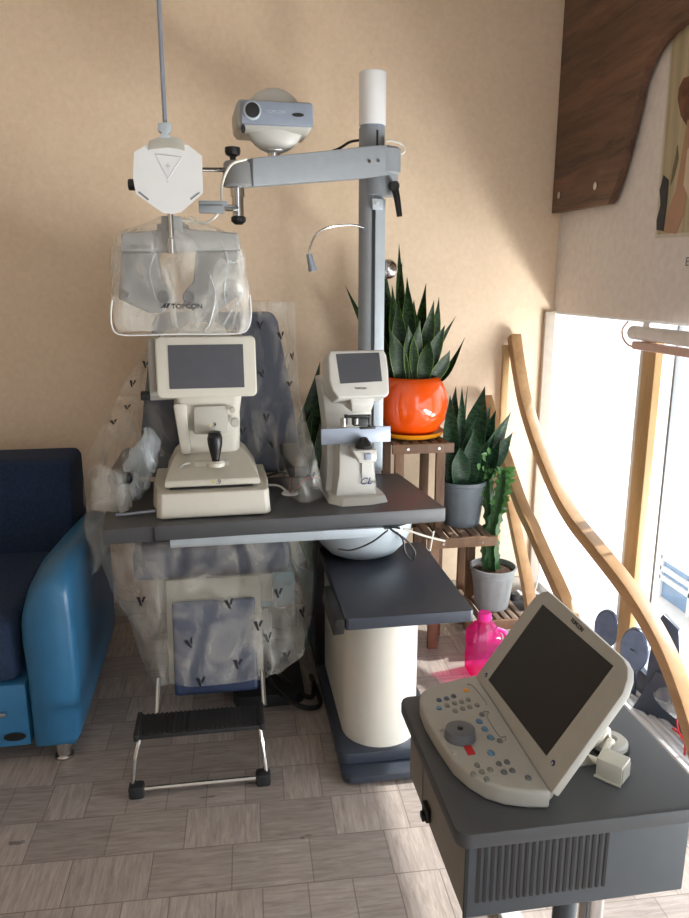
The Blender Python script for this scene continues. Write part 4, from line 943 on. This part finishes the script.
for i, p in enumerate(main[14:]):
    for k in range(4):
        a_ = random.uniform(-1.0, 1.0)+(0 if k < 3 else math.pi)
        L_ = random.uniform(.03, .055); tip = p+Vector((math.cos(a_)*L_, random.uniform(-.02, .01), math.sin(a_)*L_*.6+.01))
        blade(g, p, tip, .016, (0, 0, 0), 20, (0, -1, .2), n=4)
for i in range(60):
    u_, v_ = random.uniform(478, 497), random.uniform(452, 540); p = aty(u_, v_, random.uniform(2.86, 2.93))
    a_ = random.uniform(0, 6.28); blade(g, p, p+Vector((math.cos(a_)*.028, -.005, math.sin(a_)*.028)), .016, (0, 0, 0), 0, (0, -1, .2), n=4)
build('leaves', g, M['leaf3'], cp, smooth=60)
# plant behind the lensmeter
fpz = thing('potted_snake_plant', 'snake plant leaf group rising behind the lensmeter, pot behind the desk', 'plant', (.42, 3.15, 0))
pot((.42, 3.15), 0, .10, .14, .27, M['potgrey'], fpz)
g = G()
for u_, v_, w_, bx_, bend in [(320, 362, .15, -.03, -.06), (314, 405, .10, -.05, -.07), (330, 385, .09, -.01, -.03), (316, 430, .04, -.06, -.05), (380, 455, .06, .05, .03), (376, 385, .06, .04, .02), (371, 430, .05, .04, 0)]:
    blade(g, (.42+bx_, 3.15, .24), aty(u_, v_, 3.13), w_, (bend, 0, 0), 15, (0, -1, .1), n=14)
build('foliage', g, M['leaf'], fpz, smooth=60)
# ------------------------------------------------------------------ pink bottle
pb = thing('pink_jug', 'translucent pink plastic jug on the floor beside the plant stand', 'jug', (.955, 2.555, 0))
BX, BY = .955, 2.545
def sq(w, d_, z, r=.02): return [(x, y, z) for x, y in rrect(BX-w, BX+w, BY-d_, BY+d_, min(r, w*.9, d_*.9), 4)]
build('body', G().loft([sq(.055, .05, .001), sq(.06, .055, .008), sq(.062, .056, .06), sq(.058, .053, .10), sq(.062, .056, .14), sq(.060, .054, .17), sq(.045, .042, .20, .03), sq(.026, .026, .218, .025), sq(.022, .022, .225, .02)]), M['pink'], pb)
build('cap', G().cyl((BX, BY, .222), (BX, BY, .255), .026, bev=.004), M['pinkcap'], pb)
build('handle', G().tube([(BX+.045, BY-.02, .19), (BX+.075, BY-.03, .175), (BX+.078, BY-.03, .12), (BX+.058, BY-.02, .08)], .009), M['pinkcap'], pb)
# ------------------------------------------------------------------ cart
CZ = .72
ca = thing('instrument_cart', 'grey instrument cart with slotted box under its top, in the foreground', 'cart', (.51, 1.07, 0))
build('tabletop', G().prism(rrect(.306, .722, .880, 1.258, .022), CZ-.026, CZ, bev=.005), M['cart'], ca)
bx = build('box', G().box(.330, .690, .900, 1.245, .553, CZ-.027, .003), M['cartbox'], ca)
build('side_panel', G().box(.3275, .3300, .904, 1.24, .556, CZ-.03, .001), M['cartside'], ca)
build('side_door', G().box(.3250, .3275, 1.145, 1.235, .565, CZ-.045, .002), M['cartside'], ca)
sw = build('power_socket', G().box(.318, .3275, 1.09, 1.12, .568, .595, .003), M['black'], ca)
build('plug', G().box(.312, .318, 1.093, 1.11, .570, .582, .002), M['black'], sw)
g = G()
x0_, x1_ = .347, .552
for i in range(20):
    x_ = x0_+(x1_-x0_)*i/19
    g.prism(rrect(x_-.0026, x_+.0026, .580, .680, .0024, 3), .8988, .8998, XA)
build('vent_slots', g, M['black'], bx)
build('corner_edge', G().box(.3255, .3305, .8985, .9025, .554, CZ-.03), M['rubber'], ca)
build('post', G().cyl((.545, 1.0, .03), (.545, 1.0, .553), .020, n=24), M['cartbox'], ca)
build('post', G().cyl((.630, 1.06, .03), (.630, 1.06, .553), .023, n=24), M['chrome'], ca)
build('foot_bar', G().box(.50, .68, .98, 1.08, .0, .03, .008), M['cartbox'], ca)
build('foot_bar', G().box(.60, .65, .85, 1.46, .0, .028, .006), M['alum'], ca)
# phoropter controller
kc = thing('phoropter_controller', 'grey phoropter controller with tilted dark monitor and keypad on the cart', 'controller', (.42, 1.08, CZ))
ko = [(.461, .913), (.43, .918), (.395, .930), (.370, .948), (.352, .975), (.338, 1.01), (.329, 1.08), (.325, 1.14), (.327, 1.185), (.334, 1.21), (.35, 1.226), (.40, 1.246), (.461, 1.262)]
KT = CZ+.032
build('keypad', G().prism([(a_*.99+.004, b_) for a_, b_ in ko], CZ+.001, KT, bev=.006, seg=3, top=ko), M['putty'], kc)
for l_, m_ in (([(258, 140)], 'obtn'), ([(133, 185), (168, 178), (200, 167)], 'nbtn'), ([(133, 222)], 'bbtn'), ([(170, 210), (205, 200), (237, 193), (268, 184), (207, 235), (242, 225), (275, 217), (308, 209)], 'gbtn'),
    ([(318, 283), (343, 318), (370, 357), (371, 428)], 'bbtn'), ([(330, 252), (412, 372), (543, 543)], 'dialg'), ([(290, 525), (330, 515), (368, 505), (352, 548), (308, 484)], 'gbtn'), ([(408, 478), (445, 470), (433, 516), (470, 509)], 'dialg'), ([(137, 318), (203, 425)], 'cream2')):
    for (a_, b_) in l_:
        p = atz(410+a_/4.593, 660+b_/4.593, KT)
        r_ = .0062 if m_ == 'bbtn' and b_ > 250 else .005
        o = build('button', G(TR((p.x, p.y, KT-.001))).lathe([(r_*1.18, 0), (r_*1.18, .0014), (r_*.9, .0035), (r_*.3, .0038)], Matrix.Diagonal((.85, 1.1, 1, 1)), 16), M[m_], kc)
p = atz(469.2, 751, KT); build('button', G().box(p.x-.006, p.x+.007, p.y-.011, p.y+.011, KT, KT+.003, .001, X=I4), M['red'], kc, label='red rectangular button')
p = atz(460, 737, KT+.0)
dl = build('dial', G(TR((p.x, p.y, KT))).lathe([(.0265, 0), (.0265, .004), (.0245, .016), (.021, .018), (.012, .0165), (.001, .0165)], None, 36), M['dialg'], kc)
build('dial_centre', G(TR((p.x, p.y, KT+.015))).lathe([(.005, 0), (.005, .003), (.002, .004)], None, 20), M['black'], dl)
g = G().tube([(p_.x, p_.y, KT+.0006) for p_ in [atz(410+a_/4.593, 660+b_/4.593, KT) for a_, b_ in ((262, 112), (290, 122), (345, 190), (350, 208))]], .0009, 6)
g.tube([(p_.x, p_.y, KT+.0006) for p_ in [atz(410+a_/4.593, 660+b_/4.593, KT) for a_, b_ in ((335, 240), (362, 240), (355, 265), (410, 350), (438, 352), (440, 370))]], .0009, 6)
build('keypad_groove', g, M['gbtn'], kc)
# monitor plane: hinge along Y at X=.462, rising toward +X
hA = Vector((.461, 1.263, KT-.004)); ex = Vector((0, -1, 0)); a_ = R(56); ey = Vector((math.cos(a_), 0, math.sin(a_))); en = Vector((-math.sin(a_), 0, math.cos(a_)))
MX = Matrix(((ex.x, ey.x, en.x, hA.x), (ex.y, ey.y, en.y, hA.y), (ex.z, ey.z, en.z, hA.z), (0, 0, 0, 1)))
inv = MX.inverted()
def onm(u_, v_): q_ = inv @ atplane(u_, v_, hA, en); return (q_.x, q_.y)
ot = [(.0, .0), (.355, .0)]
L2 = .21
ot = [(0, .002), (.002, 0), (.346, 0), (.348, .002), (.345, .16), (.342, .185), (.332, .20), (.318, .208), (.05, .212), (.03, .207), (.016, .195), (.006, .175)]
ot = [(.350-a__, b__*1.065) for a__, b__ in ot][::-1]
mo = build('monitor', G(MX).prism(ot, -.014, 0, bev=.004, seg=3), M['putty'], kc)
build('monitor_back', G(MX).prism([(.33, .01), (.02, .01), (.03, .18), (.05, .19), (.29, .19), (.32, .17)], -.024, -.014, bev=.006), M['cream2'], kc)
so_ = [onm(543, 604.5), onm(613.5, 666), onm(546.5, 756), onm(488.5, 680)]
build('screen', G(MX).prism(so_, 0, .0008), M['screen3'], mo)
c = onm(577, 625)
text('lettering', 'TOPCON', .0105, M['ink'], MX @ TR((c[0], c[1], .0004)), kc)
for (u_, v_) in ((486, 675), (553, 763)):
    c = onm(u_, v_)
    build('emblem', G(MX).lathe([(.0048, 0), (.0048, .0006), (.003, .0008)], TR((c[0], c[1], 0)), 18), M['inkblue'], mo)
    build('emblem', G(MX).prism([(c[0]-.002, c[1]-.004), (c[0]+.002, c[1]-.004), (c[0]+.002, c[1]+.001), (c[0]-.002, c[1]+.001)], .0008, .0012), M['putty'], mo)
build('hinge', G().cyl((.463, .93, CZ+.012), (.463, 1.24, CZ+.012), .010), M['putty'], kc)
build('rear_foot', G().prism([(.50, CZ+.001), (.58, CZ+.001), (.56, CZ+.03), (.535, CZ+.105), (.515, CZ+.072)], 1.0, 1.16, XA, .003), M['cream2'], kc)
# adapter + grommet
p = atz(604, 780, CZ)
single('small_beige_box', G(TR((.592, .970, CZ+.001), rz=-50)).box(-.021, .021, -.017, .02, 0, .034, .003).box(-.022, .022, -.021, -.017, 0, .004, .001).box(.021, .0225, -.014, .017, .004, .028), M['cream2'],
    'small beige box with an open dark side on the cart behind the monitor', 'box', (.592, .970, CZ+.001))
gq = thing('cable_grommet', 'round white cable grommet on the cart top behind the monitor', 'grommet', (.628, 1.045, CZ))
build('ring', G(TR((.628, 1.045, CZ+.0005))).lathe([(.030, 0), (.030, .012), (.026, .016), (.012, .017), (.010, .010)], None, 32), M['lensbody'], gq)
build('gasket', G(TR((.628, 1.045, CZ+.0005))).lathe([(.034, 0), (.034, .003), (.030, .004)], None, 32), M['black'], gq)
cable([(.622, 1.04, CZ+.012), (.610, 1.03, CZ+.045), (.596, 1.025, CZ+.035), (.583, 1.03, CZ+.018), (.565, 1.02, CZ+.012)], .007, 'wcable', 'thick white cable from the cart grommet to the monitor back')
cable([(.628, 1.036, CZ+.012), (.612, 1.018, CZ+.03), (.600, 1.012, CZ+.014), (.585, 1.0, CZ+.01), (.57, 1.01, CZ+.01)], .006, 'wcable', 'second white cable behind the controller beside the beige box')
cable([(.630, 1.055, CZ+.018), (.612, 1.06, CZ+.045), (.595, 1.045, CZ+.035), (.590, 1.03, CZ+.008)], .0035, 'bcable', 'thin black cable arching from the cart grommet')
# small things near the wall corner
cable(pl([(516, 470), (522, 500), (535, 535), (539, 570), (534, 595)], 3.2), .0035, 'wcable', 'thin white cable running down the wall corner behind the beams')
c = atz(536, 600, 0.0)
single('power_strip', G().box(1.26, 1.45, 3.05, 3.13, 0, .045, .008).cyl((1.3, 3.09, .045), (1.3, 3.09, .075), .02).cyl((1.38, 3.09, .045), (1.38, 3.09, .08), .022), M['rubber'], 'black power strip with plugs on the floor in the corner', 'power strip', (1.35, 3.09, 0))
# ------------------------------------------------------------------ light and camera
W = bpy.data.worlds.new('sky'); bpy.context.scene.world = W; W.use_nodes = True
bg = W.node_tree.nodes['Background']
bg.inputs['Color'].default_value = (.86, .93, 1.0, 1); bg.inputs['Strength'].default_value = 2.4
al = bpy.data.lights.new('added_pavement_bounce', 'AREA'); al.shape = 'RECTANGLE'; al.size = .3; al.size_y = 2.2; al.energy = 92; al.color = (1, .975, .95)  # added low lamp outside, standing in for daylight bounced off the paving
ao = bpy.data.objects.new('added_pavement_bounce', al); link(ao); ao.location = (2.35, 1.15, .18)
zz = -Vector((-1.6, .35, 1.0)).normalized(); yy = (Vector((0, 1, 0))-zz*zz.y).normalized(); xx = yy.cross(zz)
ao.rotation_euler = Matrix((xx, yy, zz)).transposed().to_euler()
sl = bpy.data.lights.new('sun', 'SUN'); sl.energy = 5.0; sl.angle = R(1.5); sl.color = (1, .96, .90)
so2 = bpy.data.objects.new('sun', sl); link(so2)
so2.rotation_euler = Vector((-.95, -.20, -1.05)).to_track_quat('-Z', 'Y').to_euler()
cd = bpy.data.cameras.new('camera'); cd.sensor_fit = 'HORIZONTAL'; cd.sensor_width = 36; cd.lens = F*36/689; cd.clip_start = .02
co = bpy.data.objects.new('camera', cd); link(co); co.location = CAM; co.rotation_euler = (R(90)-PIT, 0, -YAW)
s = bpy.context.scene; s.camera = co
s.view_settings.view_transform = 'Standard'; s.view_settings.look = 'None'; s.view_settings.gamma = 1; s.view_settings.use_curve_mapping = False
s.view_settings.exposure = .40
